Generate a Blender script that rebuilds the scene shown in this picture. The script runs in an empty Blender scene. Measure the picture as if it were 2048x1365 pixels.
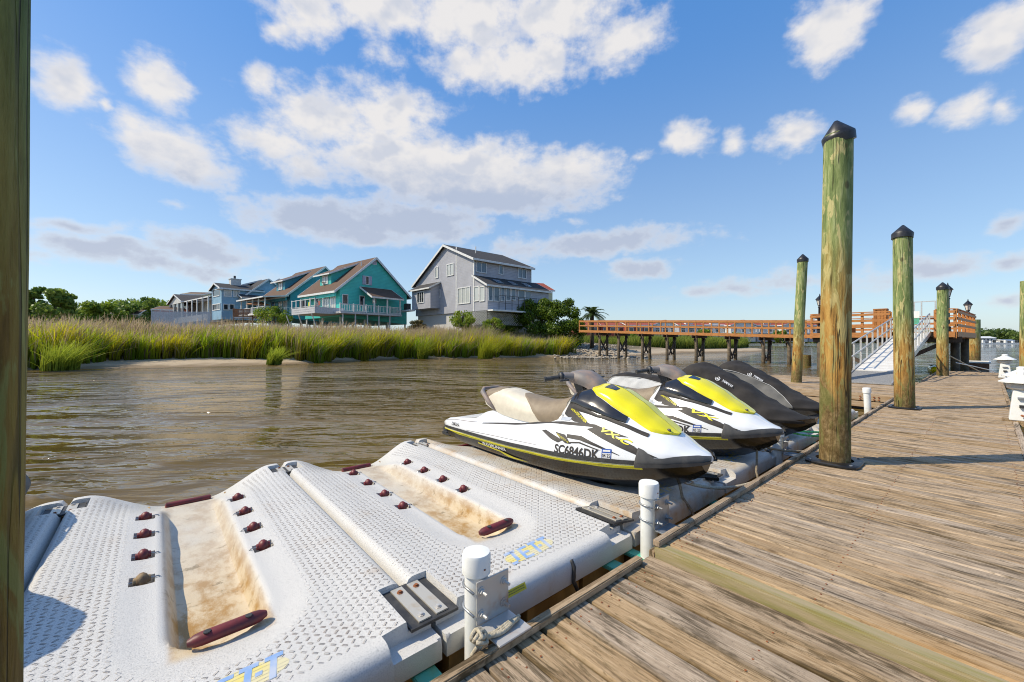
import bpy, bmesh, math, random
import numpy as np
from mathutils import Vector
from math import radians as R, sin, cos, pi

random.seed(7); rng = np.random.default_rng(7)
scn = bpy.context.scene
# ------------------------------------------------------------------ camera, sky, sun, exposure
TH = math.atan2(951, 824)                     # view bearing, measured from the dock's long axis (+X)
FW = (cos(TH), sin(TH)); RT = (sin(TH), -cos(TH)); FOC = 824.0; EYE = 1.5
cd = bpy.data.cameras.new('camera'); cam = bpy.data.objects.new('camera', cd); scn.collection.objects.link(cam)
cd.sensor_width = 36; cd.lens = FOC / 2048 * 36; cd.clip_start = .05; cd.clip_end = 3000
cam.location = (0, 0, EYE); cam.rotation_euler = (pi/2, 0, TH - pi/2)
scn.camera = cam; scn.cycles.filter_width = 1.05
scn.view_settings.view_transform = 'Standard'; scn.view_settings.look = 'None'
scn.view_settings.exposure = 0.34; scn.view_settings.gamma = 1; scn.view_settings.use_curve_mapping = False
SUN_EL = R(46); SUN_H = (-.80, .60)           # towards the sun
sd = bpy.data.lights.new('sun', 'SUN'); sun = bpy.data.objects.new('sun', sd); scn.collection.objects.link(sun)
sd.energy = 4.1; sd.angle = R(.5); sd.color = (1, .89, .69)
sv = Vector((SUN_H[0]*cos(SUN_EL), SUN_H[1]*cos(SUN_EL), sin(SUN_EL)))
sun.rotation_euler = sv.to_track_quat('Z', 'Y').to_euler(); sun.location = (-20, 20, 30)

def pix(px, py=None, d=1.0, z=None):
    """photo pixel -> world point, at a depth or on a level"""
    if z is not None: d = FOC * (EYE - z) / (py - 682.5)
    l = (px - 1024) / FOC * d
    zz = z if z is not None else (EYE - (py - 682.5) / FOC * d if py is not None else 0)
    return Vector((l*RT[0] + d*FW[0], l*RT[1] + d*FW[1], zz))

class NT:
    """tiny node helper"""
    def __init__(s, tree): s.t = tree; s.n = tree.nodes; s.l = tree.links
    def node(s, typ, **kw):
        n = s.n.new(typ)
        for k, v in kw.items(): setattr(n, k, v)
        return n
    def put(s, sock, v):
        if hasattr(v, 'is_output') or isinstance(v, bpy.types.NodeSocket): s.l.new(v, sock)
        else: sock.default_value = v
    def m(s, op, a, b=0.0, c=0.0, clamp=False):
        n = s.node('ShaderNodeMath', operation=op); n.use_clamp = clamp
        s.put(n.inputs[0], a); s.put(n.inputs[1], b); s.put(n.inputs[2], c); return n.outputs[0]
    def v(s, op, a, b=(0, 0, 0)):
        n = s.node('ShaderNodeVectorMath', operation=op); s.put(n.inputs[0], a); s.put(n.inputs[1], b)
        return n.outputs['Value'] if op in ('LENGTH', 'DOT_PRODUCT') else n.outputs[0]
    def mix(s, f, a, b, typ='MIX'):
        n = s.node('ShaderNodeMix', data_type='RGBA', blend_type=typ)
        s.put(n.inputs[0], f)
        for i, x in ((6, a), (7, b)):
            s.put(n.inputs[i], x if not isinstance(x, tuple) or len(x) == 4 else (*x, 1))
        return n.outputs[2]
    def noise(s, vec, scale, detail=4, rough=.55, dist=0.0):
        n = s.node('ShaderNodeTexNoise'); s.put(n.inputs['Vector'], vec); n.inputs['Scale'].default_value = scale
        n.inputs['Detail'].default_value = detail; n.inputs['Roughness'].default_value = rough; n.inputs['Distortion'].default_value = dist
        return n.outputs[0]
    def ramp(s, f, stops):
        n = s.node('ShaderNodeValToRGB'); s.put(n.inputs[0], f); e = n.color_ramp.elements
        while len(e) < len(stops): e.new(.5)
        for x, (p, c) in zip(e, stops):
            x.position = p; x.color = (*c, 1) if isinstance(c, tuple) else (c, c, c, 1)
        return n.outputs[0]
    def sm(s, x, a, b):
        n = s.node('ShaderNodeMapRange', interpolation_type='SMOOTHSTEP'); s.put(n.inputs[0], x)
        n.inputs[1].default_value = a; n.inputs[2].default_value = b; return n.outputs[0]
    def bump(s, h, strength=.5, dist=.01):
        n = s.node('ShaderNodeBump'); s.put(n.inputs['Height'], h); n.inputs['Strength'].default_value = strength
        n.inputs['Distance'].default_value = dist; return n.outputs[0]

w = bpy.data.worlds.new('World'); scn.world = w; w.use_nodes = True
g = NT(w.node_tree); g.n.clear()
sky = g.node('ShaderNodeTexSky', sky_type='NISHITA'); sky.sun_disc = False
sky.sun_elevation = SUN_EL; sky.sun_rotation = math.atan2(SUN_H[0], SUN_H[1]); sky.altitude = 0
sky.air_density = 1.0; sky.dust_density = .8; sky.ozone_density = 2.2
dirn = g.node('ShaderNodeTexCoord').outputs['Generated']
sx = g.node('ShaderNodeSeparateXYZ'); g.l.new(dirn, sx.inputs[0])
az = g.m('ARCTAN2', g.v('DOT_PRODUCT', dirn, (RT[0], RT[1], 0)), g.v('DOT_PRODUCT', dirn, (FW[0], FW[1], 0)))
el = g.m('ARCSINE', sx.outputs[2])
cmb = g.node('ShaderNodeCombineXYZ'); g.l.new(az, cmb.inputs[0]); g.l.new(el, cmb.inputs[1]); P = cmb.outputs[0]
wv = g.node('ShaderNodeTexNoise'); g.l.new(P, wv.inputs['Vector']); wv.inputs['Scale'].default_value = 9; wv.inputs['Detail'].default_value = 5
Pw = g.v('ADD', P, g.v('MULTIPLY', g.v('SUBTRACT', wv.outputs['Color'], (.5, .5, .5)), (.09, .06, 0)))
# clouds seen in the sky: bearing and height of each puff (photo px, py, half sizes), weight, greyness of its underside
CL = [(600,25,85,50,.9,.1),(560,60,50,30,.8,.1),(760,15,150,40,1,.2),(930,35,160,55,1,.2),(1120,35,140,50,1,.2),(1235,75,95,45,.9,.1),
 (1010,135,150,40,1.1,.25),(1105,115,50,40,1,.15),(930,110,60,45,.7,.1),(125,160,85,50,1,.1),(320,170,68,48,1,.1),(200,205,24,14,.7,.1),(518,160,40,26,.8,.1),
 (640,235,125,52,1,.15),(790,230,110,58,1,.15),(560,275,110,40,.9,.15),(740,265,150,40,.8,.2),(330,300,120,55,1,.25),(385,335,90,36,1,.35),(265,265,60,45,.8,.1),
 (870,335,260,58,1.4,.5),(980,380,240,50,1.2,1.0),(1130,345,110,45,1.1,.45),(620,330,80,36,.8,.1),(640,435,170,42,1.2,.5),(820,440,180,40,1.2,.7),(720,465,180,22,.9,.9),
 (1370,285,48,34,1,.1),(1470,288,30,22,.6,.1),(1580,275,62,32,1,.15),(1660,65,75,62,1.1,.15),(1700,30,50,40,.8,.1),(1990,70,90,60,1.1,.15),(2050,30,90,55,1,.15),
 (1810,232,48,26,.9,.1),(1910,225,80,30,.9,.15),(2000,215,50,20,.7,.1),(1210,485,190,26,1,.6),(1290,540,75,22,.8,.5),(1060,500,110,22,.6,.4),
 (140,460,140,16,.6,.5),(200,505,230,28,.8,.8),(420,500,150,34,.9,.8),(300,530,330,22,.7,.8),(2020,445,70,20,.7,.2),(2010,520,80,22,.9,.4),(1880,530,120,24,.8,.4),
 (1620,560,240,22,.55,.5),(1450,585,130,16,.5,.4),(2010,600,60,14,.6,.3),(775,112,34,22,.5,.1),(1270,305,26,12,.45,.1),(355,412,30,8,.4,.1),(1150,435,20,8,.4,.3)]
D = None; G = None
for px, py, a, b, wt, gr in CL:
    hx = math.hypot(FOC, px-1024); cx = math.atan2(px-1024, FOC); cy = math.atan2(682.5-py, hx)
    ra = a/FOC*(FOC/hx)**2*1.12; rb = b/hx*1.15
    q = g.v('MULTIPLY', g.v('SUBTRACT', Pw, (cx, cy, 0)), (1/ra, 1/rb, 0))
    L = g.v('LENGTH', q)
    dv = g.m('MULTIPLY_ADD', L, -wt, wt)
    D = dv if D is None else g.m('MAXIMUM', D, dv)
    if gr > .3:                                # shaded flat base of the larger clouds
        qy = g.v('DOT_PRODUCT', q, (0, 1, 0))
        gv = g.m('MULTIPLY', g.m('SUBTRACT', .62, g.m('ADD', g.m('MULTIPLY', L, .55), qy)), gr)
        G = gv if G is None else g.m('MAXIMUM', G, gv)
# the same kind of sky goes on outside the view
out = g.m('MAXIMUM', g.sm(g.m('ABSOLUTE', az), .95, 1.15), g.sm(el, .74, .9))
gen = g.m('MULTIPLY_ADD', g.noise(g.v('MULTIPLY', dirn, (1, 1, 2)), 3.2, 3), 3.0, -1.75)
D = g.m('MAXIMUM', D, g.m('SUBTRACT', g.m('MULTIPLY', g.m('ADD', gen, 2), out), 2))
nz = g.noise(g.v('MULTIPLY', P, (1, 1.5, 1)), 20, 10, .60)
nz2 = g.noise(g.v('MULTIPLY', P, (1, 1.4, 1)), 7, 4, .5)
F = g.m('ADD', D, g.m('ADD', g.m('MULTIPLY_ADD', nz, 1.35, -.675), g.m('MULTIPLY_ADD', nz2, .8, -.42)))
dens = g.m('MULTIPLY', g.sm(F, -.12, .68), .95)
shade = g.m('MULTIPLY', g.sm(g.m('ADD', G, g.m('MULTIPLY_ADD', nz, .7, -.35)), .0, .62), g.sm(F, .1, .7))
ccol = g.mix(shade, (4.6, 4.45, 4.35), (2.9, 3.1, 3.5))
nzo = g.noise(g.v('MULTIPLY', g.v('ADD', P, (-.022, .034, 0)), (1, 1.4, 1)), 13, 3, .5)    # lit from the upper left
nzi = g.noise(g.v('MULTIPLY', P, (1, 1.4, 1)), 13, 3, .5)
emb = g.m('MULTIPLY', g.sm(g.m('SUBTRACT', nzo, nzi), -.06, .22), g.m('MULTIPLY', g.sm(F, .15, .9), .60))
shade = g.m('MAXIMUM', shade, emb)
ccol = g.mix(shade, (4.6, 4.45, 4.35), (2.55, 2.9, 3.65))
haz = g.sm(el, .30, .0)                        # far clouds fade into the pale air near the horizon
ccol = g.mix(g.m('MULTIPLY', haz, .55), ccol, (3.3, 3.45, 3.9))
hs = g.node('ShaderNodeHueSaturation'); hs.inputs['Saturation'].default_value = 1.25; hs.inputs['Value'].default_value = 1.0
g.l.new(sky.outputs[0], hs.inputs['Color'])
bg = g.node('ShaderNodeBackground'); bg.inputs[1].default_value = .15
blue = g.mix(g.sm(el, -.02, .68), (2.7, 3.45, 4.2), (.60, 1.72, 4.1))      # hazy summer blue, paler towards the horizon
skyc = g.mix(.6, hs.outputs[0], blue)
g.l.new(g.mix(dens, skyc, ccol), bg.inputs[0])
wo = g.node('ShaderNodeOutputWorld'); g.l.new(bg.outputs[0], wo.inputs[0])
w.cycles.sampling_method = 'MANUAL'; w.cycles.sample_map_resolution = 512

# ------------------------------------------------------------------ mesh helpers
COL = scn.collection
class MB:
    def __init__(s): s.v = []; s.f = []; s.mi = []; s.cm = 0
    def add(s, vs, fs):
        o = len(s.v); s.v += [tuple(p) for p in vs]
        for f in fs: s.f.append(tuple(i+o for i in f)); s.mi.append(s.cm)
        return s
    def box(s, c, size, rz=0):
        x, y, z = [k/2 for k in size]; ca, sa = cos(rz), sin(rz)
        vs = [(c[0]+ca*a-sa*b, c[1]+sa*a+ca*b, c[2]+e) for e in (-z, z) for a, b in ((-x,-y),(x,-y),(x,y),(-x,y))]
        return s.add(vs, [(3,2,1,0),(4,5,6,7),(0,1,5,4),(1,2,6,5),(2,3,7,6),(3,0,4,7)])
    def bb(s, x0, x1, y0, y1, z0, z1): return s.box(((x0+x1)/2, (y0+y1)/2, (z0+z1)/2), (abs(x1-x0), abs(y1-y0), abs(z1-z0)))
    def beam(s, p, q, w, h, up=(0, 0, 1)):
        p, q = Vector(p), Vector(q); d = (q-p).normalized(); up = Vector(up)
        if abs(d.dot(up)) > .95: up = Vector((1, 0, 0))
        a = d.cross(up).normalized()*w/2; b = a.cross(d).normalized()*h/2
        vs = [k+i for k in (p, q) for i in (-a-b, a-b, a+b, -a+b)]
        return s.add(vs, [(3,2,1,0),(4,5,6,7),(0,1,5,4),(1,2,6,5),(2,3,7,6),(3,0,4,7)])
    def tube(s, pts, r, n=8, cap=True):
        pts = [Vector(p) for p in pts]; rs = r if isinstance(r, (list, tuple)) else [r]*len(pts); vs = []; fs = []; a = None
        for i, p in enumerate(pts):
            d = (pts[min(i+1, len(pts)-1)] - pts[max(i-1, 0)])
            d = d.normalized() if d.length > 1e-9 else Vector((0, 0, 1))
            if a is None: a = d.cross(Vector((0, 0, 1)) if abs(d.z) < .9 else Vector((1, 0, 0))).normalized()
            else: a = (a - d*a.dot(d)).normalized()
            b = d.cross(a)
            vs += [p + (a*cos(2*pi*k/n) + b*sin(2*pi*k/n))*rs[i] for k in range(n)]
        for i in range(len(pts)-1):
            for k in range(n): fs.append((i*n+k, i*n+(k+1) % n, (i+1)*n+(k+1) % n, (i+1)*n+k))
        if cap: fs += [tuple(range(n-1, -1, -1)), tuple(range((len(pts)-1)*n, len(pts)*n))]
        return s.add(vs, fs)
    def lathe(s, prof, c=(0, 0, 0), n=16, sq=False):
        vs = []; fs = []; off = pi/4 if sq else 0; n = 4 if sq else n
        for r, z in prof: vs += [(c[0]+r*cos(2*pi*k/n+off), c[1]+r*sin(2*pi*k/n+off), c[2]+z) for k in range(n)]
        for i in range(len(prof)-1):
            for k in range(n): fs.append((i*n+k, i*n+(k+1) % n, (i+1)*n+(k+1) % n, (i+1)*n+k))
        fs += [tuple(range(n-1, -1, -1)), tuple(range((len(prof)-1)*n, len(prof)*n))]
        return s.add(vs, fs)
    def prism(s, poly, a, b):
        """poly: list of 3D points (planar), extruded from offset a to offset b (vectors)"""
        n = len(poly); a = Vector(a); b = Vector(b); vs = [Vector(p)+a for p in poly] + [Vector(p)+b for p in poly]
        return s.add(vs, [tuple(range(n-1, -1, -1)), tuple(range(n, 2*n))] + [(i, (i+1) % n, (i+1) % n+n, i+n) for i in range(n)])
    def ico(s, c, r, sub=1, sc=(1, 1, 1), jit=0):
        bm = bmesh.new(); bmesh.ops.create_icosphere(bm, subdivisions=sub, radius=1)
        vs = []
        for v in bm.verts:
            k = r*(1+random.uniform(-jit, jit)); vs.append((c[0]+v.co.x*k*sc[0], c[1]+v.co.y*k*sc[1], c[2]+v.co.z*k*sc[2]))
        fs = [tuple(v.index for v in f.verts) for f in bm.faces]; bm.free(); return s.add(vs, fs)
    def mesh(s, name, mat, smooth=False):
        me = bpy.data.meshes.new(name); me.from_pydata(s.v, [], s.f)
        for x in (mat if isinstance(mat, (list, tuple)) else [mat]): me.materials.append(x)
        if any(s.mi): me.polygons.foreach_set('material_index', s.mi)
        bm = bmesh.new(); bm.from_mesh(me); bmesh.ops.recalc_face_normals(bm, faces=bm.faces); bm.to_mesh(me); bm.free()
        if smooth is True: me.polygons.foreach_set('use_smooth', [True]*len(me.polygons))
        elif smooth:
            me.polygons.foreach_set('use_smooth', [True]*len(me.polygons)); me.set_sharp_from_angle(angle=R(smooth))
        return me
    def build(s, name, mat, parent=None, smooth=False, loc=None, bevel=0):
        me = s.mesh(name, mat, smooth)
        if bevel:
            bm = bmesh.new(); bm.from_mesh(me)
            bmesh.ops.bevel(bm, geom=[e for e in bm.edges if len(e.link_faces) == 2 and e.calc_face_angle(0) > .6], offset=bevel, segments=2, affect='EDGES', clamp_overlap=True)
            bm.to_mesh(me); bm.free(); me.polygons.foreach_set('use_smooth', [True]*len(me.polygons)); me.set_sharp_from_angle(angle=R(40))
        return link(name, me, parent, loc)
def link(name, me, parent=None, loc=None, rz=0):
    o = bpy.data.objects.new(name, me); COL.objects.link(o); o.parent = parent
    if loc is not None: o.location = loc
    if rz: o.rotation_euler.z = rz
    return o
def tag(o, label=None, cat=None, group=None, kind=None):
    for k, v in (('label', label), ('category', cat), ('group', group), ('kind', kind)):
        if v: o[k] = v
    return o
def thing(name, label, cat, loc=(0, 0, 0), rz=0, group=None):
    o = bpy.data.objects.new(name, None); COL.objects.link(o); o.location = loc; o.rotation_euler.z = rz; o.empty_display_size = .2
    return tag(o, label, cat, group)
def kids(o): return [c for c in KID.get(o.name, [])]
def copy_tree(o, parent=None, swap=None):
    c = o.copy(); COL.objects.link(c); c.parent = parent
    for ch in list(o.children): copy_tree(ch, c)
    return c
def np_mesh(name, V, F, mats, col=None, smooth=False):
    me = bpy.data.meshes.new(name); V = np.ascontiguousarray(V, dtype=np.float32); F = np.ascontiguousarray(F, dtype=np.int32)
    k = F.shape[1]; me.vertices.add(len(V)); me.vertices.foreach_set('co', V.ravel())
    me.loops.add(F.size); me.loops.foreach_set('vertex_index', F.ravel())
    me.polygons.add(len(F)); me.polygons.foreach_set('loop_start', np.arange(0, F.size, k, dtype=np.int32))
    try: me.polygons.foreach_set('loop_total', np.full(len(F), k, dtype=np.int32))
    except Exception: pass
    if smooth: me.polygons.foreach_set('use_smooth', [True]*len(F))
    for m in (mats if isinstance(mats, (list, tuple)) else [mats]): me.materials.append(m)
    if col is not None:
        a = me.color_attributes.new('tint', 'FLOAT_COLOR', 'POINT')
        a.data.foreach_set('color', np.c_[col, np.ones(len(V))].astype(np.float32).ravel())
    me.update(calc_edges=True); return me

# ------------------------------------------------------------------ materials
def base(name):
    m = bpy.data.materials.new(name); m.use_nodes = True; t = NT(m.node_tree); b = t.n['Principled BSDF']
    return m, t, b
def pm(name, c1, c2=None, scale=6, rough=.6, metal=0, bump=0, bscale=40, stretch=(1, 1, 1), spec=.5, coat=0, det=5, lo=.35, hi=.65, rnd=0):
    m, t, b = base(name); oc = t.node('ShaderNodeTexCoord').outputs['Object']
    b.inputs['Roughness'].default_value = rough; b.inputs['Metallic'].default_value = metal
    b.inputs['Specular IOR Level'].default_value = spec; b.inputs['Coat Weight'].default_value = coat; b.inputs['Coat Roughness'].default_value = .06
    vec = t.v('MULTIPLY', oc, stretch)
    if rnd:
        oi = t.node('ShaderNodeObjectInfo').outputs['Random']
    if c2 is None: c2 = tuple(x*.82 for x in c1)
    f = t.sm(t.noise(vec, scale, det), lo, hi)
    col = t.mix(f, c1, c2)
    if rnd:
        hsv = t.node('ShaderNodeHueSaturation'); t.put(hsv.inputs['Value'], t.m('MULTIPLY_ADD', oi, rnd, 1-rnd/2)); t.put(hsv.inputs['Color'], col); col = hsv.outputs[0]
    t.put(b.inputs['Base Color'], col)
    if bump: t.put(b.inputs['Normal'], t.bump(t.noise(vec, bscale, 4), bump, .01))
    return m
M = {}
M['white_pvc'] = pm('white_pvc', (.78,.78,.75), (.66,.66,.60), 9, .35, lo=.5, hi=.8)
M['gelcoat'] = pm('white_gelcoat', (.80,.81,.82), (.76,.77,.78), 3, .18, coat=.6)
M['gloss_black'] = pm('gloss_black', (.012,.011,.010), (.022,.020,.018), 8, .16, coat=.7)
M['hull_black'] = pm('hull_black', (.010,.009,.008), (.018,.016,.013), 5, .22, coat=.25)
M['hoop_black'] = pm('black_hoop_plastic', (.012,.012,.013), (.022,.022,.022), 12, .38, spec=.35)
M['trim_black'] = pm('trim_black', (.03,.03,.032), (.05,.05,.05), 20, .5)
M['rubber'] = pm('black_rubber', (.022,.022,.024), (.05,.048,.045), 12, .55, bump=.2, bscale=60)
M['bumper_grey'] = pm('bow_rubber', (.055,.055,.057), (.085,.082,.078), 7, .5, bump=.15, bscale=90)
M['yellow'] = pm('yellow_gelcoat', (.80,.72,.004), (.76,.67,.004), 3, .22, coat=.5)
M['yellow_dec'] = pm('yellow_decal', (.78,.70,.02), None, 5, .4)
M['seat_tan'] = pm('tan_vinyl', (.245,.19,.125), (.21,.16,.105), 14, .55, bump=.08, bscale=140)
M['seat_cream'] = pm('cream_vinyl', (.66,.60,.48), (.60,.54,.43), 14, .5, bump=.08, bscale=140)
M['bar_grey'] = pm('faded_grey_plastic', (.20,.18,.17), (.34,.23,.17), 5, .6, lo=.45, hi=.75)
M['silver'] = pm('silver_trim', (.55,.58,.62), None, 10, .3, metal=.3)
M['graph'] = pm('charcoal_decal', (.040,.036,.033), (.055,.048,.043), 20, .55, spec=.3)
M['blue_dec'] = pm('blue_sticker', (.02,.09,.42), None, 10, .4)
M['white_dec'] = pm('white_sticker', (.75,.75,.75), None, 10, .4)
M['cover_black'] = pm('black_canvas', (.026,.023,.021), (.042,.037,.033), 3, .8, bump=.45, bscale=9, spec=.25)
M['cover_grey'] = pm('grey_canvas', (.125,.122,.115), (.165,.16,.15), 5, .85, bump=.35, bscale=11, spec=.2)
M['cover_pale'] = pm('pale_grey_canvas', (.42,.42,.41), (.50,.50,.49), 5, .85, bump=.3, bscale=11, spec=.2)
M['maroon'] = pm('maroon_rubber', (.16,.018,.020), (.09,.014,.016), 14, .5, lo=.4, hi=.7, bump=.1)
M['old_roller'] = pm('worn_roller', (.32,.22,.11), (.12,.07,.04), 14, .7, bump=.3)
M['galv'] = pm('galvanised_steel', (.42,.44,.46), (.30,.30,.30), 11, .42, metal=.75, bump=.05)
M['galv_rust'] = pm('rust_stained_steel', (.55,.53,.50), (.40,.19,.07), 9, .5, metal=.45, lo=.5, hi=.8)
M['rust'] = pm('rust', (.30,.10,.03), (.16,.05,.02), 30, .8)
M['strap'] = pm('stainless_strap', (.60,.56,.48), (.50,.36,.2), 10, .4, metal=.5, lo=.5, hi=.85)
M['teal_bar'] = pm('teal_coated_bar', (.07,.42,.33), (.12,.30,.16), 6, .45)
M['pontoon'] = pm('stained_pontoon', (.50,.31,.10), (.22,.12,.03), 5, .6, stretch=(1,1,.6), lo=.3, hi=.7)
M['rope'] = pm('tan_rope', (.50,.44,.33), (.36,.31,.22), 60, .85, bump=.6, bscale=120)
M['rope_grey'] = pm('weathered_rope', (.28,.23,.16), (.17,.14,.10), 60, .9, bump=.6, bscale=120)
M['rope_green'] = pm('green_line', (.10,.62,.10), (.25,.75,.30), 60, .6)
M['cap_black'] = pm('black_cap', (.012,.012,.014), (.03,.03,.032), 10, .4)
M['alu'] = pm('aluminium', (.62,.62,.61), (.52,.50,.46), 12, .4, metal=.55)
M['ramp'] = pm('white_ramp_deck', (.70,.68,.63), (.60,.56,.50), 4, .55)
M['grate'] = pm('grey_grating', (.36,.36,.37), (.28,.28,.28), 40, .6, metal=.3)
M['pier_wood'] = pm('orange_stained_wood', (.49,.205,.052), (.36,.145,.038), 5, .55, stretch=(1,1,3), bump=.15)
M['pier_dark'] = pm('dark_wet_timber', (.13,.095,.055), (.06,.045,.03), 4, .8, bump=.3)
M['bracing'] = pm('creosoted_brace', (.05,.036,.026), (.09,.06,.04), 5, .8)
M['lamp_black'] = pm('black_lamp_metal', (.012,.012,.014), None, 10, .4)
M['lamp_glass'] = pm('lamp_glass', (.65,.63,.58), None, 10, .2)
M['trim_white'] = pm('white_house_trim', (.74,.74,.72), None, 3, .5)
M['glass_dark'] = pm('dark_window_glass', (.015,.018,.02), (.05,.06,.07), 1.5, .04, spec=.8)
M['glass_blind'] = pm('blinds_behind_glass', (.42,.44,.42), (.50,.52,.50), 2, .1, spec=.8, stretch=(6,6,.1))
M['glass_blue'] = pm('blue_window_glass', (.05,.09,.13), (.12,.17,.22), .8, .05, spec=.8)
M['bark'] = pm('bark', (.12,.085,.055), (.06,.045,.03), 6, .9, bump=.5, bscale=12)
M['concrete'] = pm('lattice_white', (.55,.54,.52), (.40,.39,.37), 8, .8)
M['rust_fascia'] = pm('rust_stained_plank', (.42,.33,.23), (.30,.19,.09), 5, .8, stretch=(4,.4,4))

def siding(name, c, pitch=.22):
    m, t, b = base(name); pos = t.node('ShaderNodeNewGeometry').outputs['Position']
    s = t.node('ShaderNodeSeparateXYZ'); t.l.new(pos, s.inputs[0])
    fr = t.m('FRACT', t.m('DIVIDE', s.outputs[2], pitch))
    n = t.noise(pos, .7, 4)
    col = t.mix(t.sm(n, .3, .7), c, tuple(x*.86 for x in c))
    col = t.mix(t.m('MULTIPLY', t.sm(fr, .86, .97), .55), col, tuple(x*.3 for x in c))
    t.put(b.inputs['Base Color'], col); b.inputs['Roughness'].default_value = .55
    t.put(b.inputs['Normal'], t.bump(fr, .8, .03)); return m
def shingle(name, c):
    m, t, b = base(name); pos = t.node('ShaderNodeTexCoord').outputs['Object']
    n = t.noise(t.v('MULTIPLY', pos, (3, 3, 9)), 3, 6, .7); n2 = t.noise(pos, .5, 3)
    col = t.mix(t.sm(n, .35, .65), tuple(x*.75 for x in c), tuple(x*1.25 for x in c))
    t.put(b.inputs['Base Color'], t.mix(t.m('MULTIPLY', t.sm(n2, .4, .7), .4), col, tuple(x*1.3 for x in c)))
    b.inputs['Roughness'].default_value = .9; t.put(b.inputs['Normal'], t.bump(n, .6, .03)); return m
M['teal'] = siding('teal_siding', (.065,.56,.50)); M['mint'] = siding('mint_siding', (.36,.60,.48))
M['tealblue'] = siding('deep_blue_siding', (.06,.34,.44)); M['sky_side'] = siding('sky_blue_siding', (.28,.48,.64))
M['pale_blue'] = siding('pale_blue_siding', (.40,.54,.66)); M['grey_side'] = siding('grey_siding', (.45,.455,.50))
M['cream_side'] = siding('cream_siding', (.66,.64,.42)); M['white_side'] = siding('white_siding', (.68,.68,.66)); M['pink_side'] = siding('pink_siding', (.62,.25,.20))
M['mintpale'] = siding('pale_green_siding', (.55,.62,.42)); M['red_side'] = siding('red_siding', (.35,.07,.05))
M['roof_brown'] = shingle('brown_shingles', (.105,.060,.038)); M['roof_black'] = shingle('black_shingles', (.035,.033,.034)); M['roof_red'] = shingle('red_roof', (.27,.055,.03))

def wood_dock():
    m, t, b = base('weathered_dock_wood'); oc = t.node('ShaderNodeTexCoord').outputs['Object']
    oi = t.node('ShaderNodeObjectInfo').outputs['Random']
    c = t.node('ShaderNodeCombineXYZ'); t.put(c.inputs[0], t.m('MULTIPLY', oi, 91)); t.put(c.inputs[1], t.m('MULTIPLY', oi, 57)); t.put(c.inputs[2], t.m('MULTIPLY', oi, 33))
    p = t.v('ADD', oc, c.outputs[0])
    gr = t.noise(t.v('MULTIPLY', p, (42, 2.4, 10)), 1.0, 9, .66, .9)
    fine = t.noise(t.v('MULTIPLY', p, (170, 9, 20)), 1.0, 5, .65)
    st = t.noise(t.v('MULTIPLY', p, (15, 1.5, 4)), 1.0, 8, .72, 1.2)
    bl = t.noise(t.v('MULTIPLY', p, (4.2, 1.9, 2)), 1.0, 5, .65)
    spk = t.noise(t.v('MULTIPLY', p, (70, 26, 20)), 1.0, 5, .7)
    col = t.ramp(gr, [(.28, (.13,.09,.055)), (.42, (.32,.225,.135)), (.56, (.445,.325,.205)), (.76, (.55,.435,.31))])
    col = t.mix(t.m('MULTIPLY', t.sm(fine, .52, .68), .5), col, (.13,.09,.05))
    col = t.mix(t.m('MULTIPLY', t.sm(spk, .56, .66), .55), col, (.10,.07,.035))
    xs_ = t.node('ShaderNodeSeparateXYZ'); t.l.new(oc, xs_.inputs[0])
    col = t.mix(t.m('MULTIPLY', t.sm(t.m('ADD', t.m('ABSOLUTE', xs_.outputs[0]), t.m('MULTIPLY', bl, .02)), .078, .10), .45), col, (.07,.05,.025))
    dark = t.m('MULTIPLY', t.sm(st, .46, .60), t.sm(bl, .38, .56))
    col = t.mix(t.m('MULTIPLY', dark, .88), col, (.070,.048,.022))
    org = t.sm(t.noise(t.v('MULTIPLY', p, (4, .5, 2)), 1.0, 3), .58, .75)
    col = t.mix(t.m('MULTIPLY', org, .28), col, (.40,.23,.10))
    wn = t.node('ShaderNodeTexVoronoi'); t.put(wn.inputs['Vector'], t.v('MULTIPLY', p, (7, 1.6, 1))); wn.inputs['Scale'].default_value = 1
    kn = t.sm(wn.outputs['Distance'], .10, .035)
    col = t.mix(t.m('MULTIPLY', kn, .75), col, (.055,.032,.018))
    hv = t.node('ShaderNodeHueSaturation'); t.put(hv.inputs['Color'], col); t.put(hv.inputs['Value'], t.m('MULTIPLY_ADD', t.m('FRACT', t.m('MULTIPLY', oi, 13.7)), .20, .88))
    t.put(hv.inputs['Saturation'], t.m('MULTIPLY_ADD', t.m('FRACT', t.m('MULTIPLY', oi, 5.3)), .35, .80))
    t.put(b.inputs['Base Color'], hv.outputs[0]); b.inputs['Roughness'].default_value = .82; b.inputs['Specular IOR Level'].default_value = .25
    h = t.m('ADD', t.m('MULTIPLY', gr, 1.0), t.m('MULTIPLY', fine, .5)); t.put(b.inputs['Normal'], t.bump(h, .7, .006)); return m
M['dock'] = wood_dock()
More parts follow.
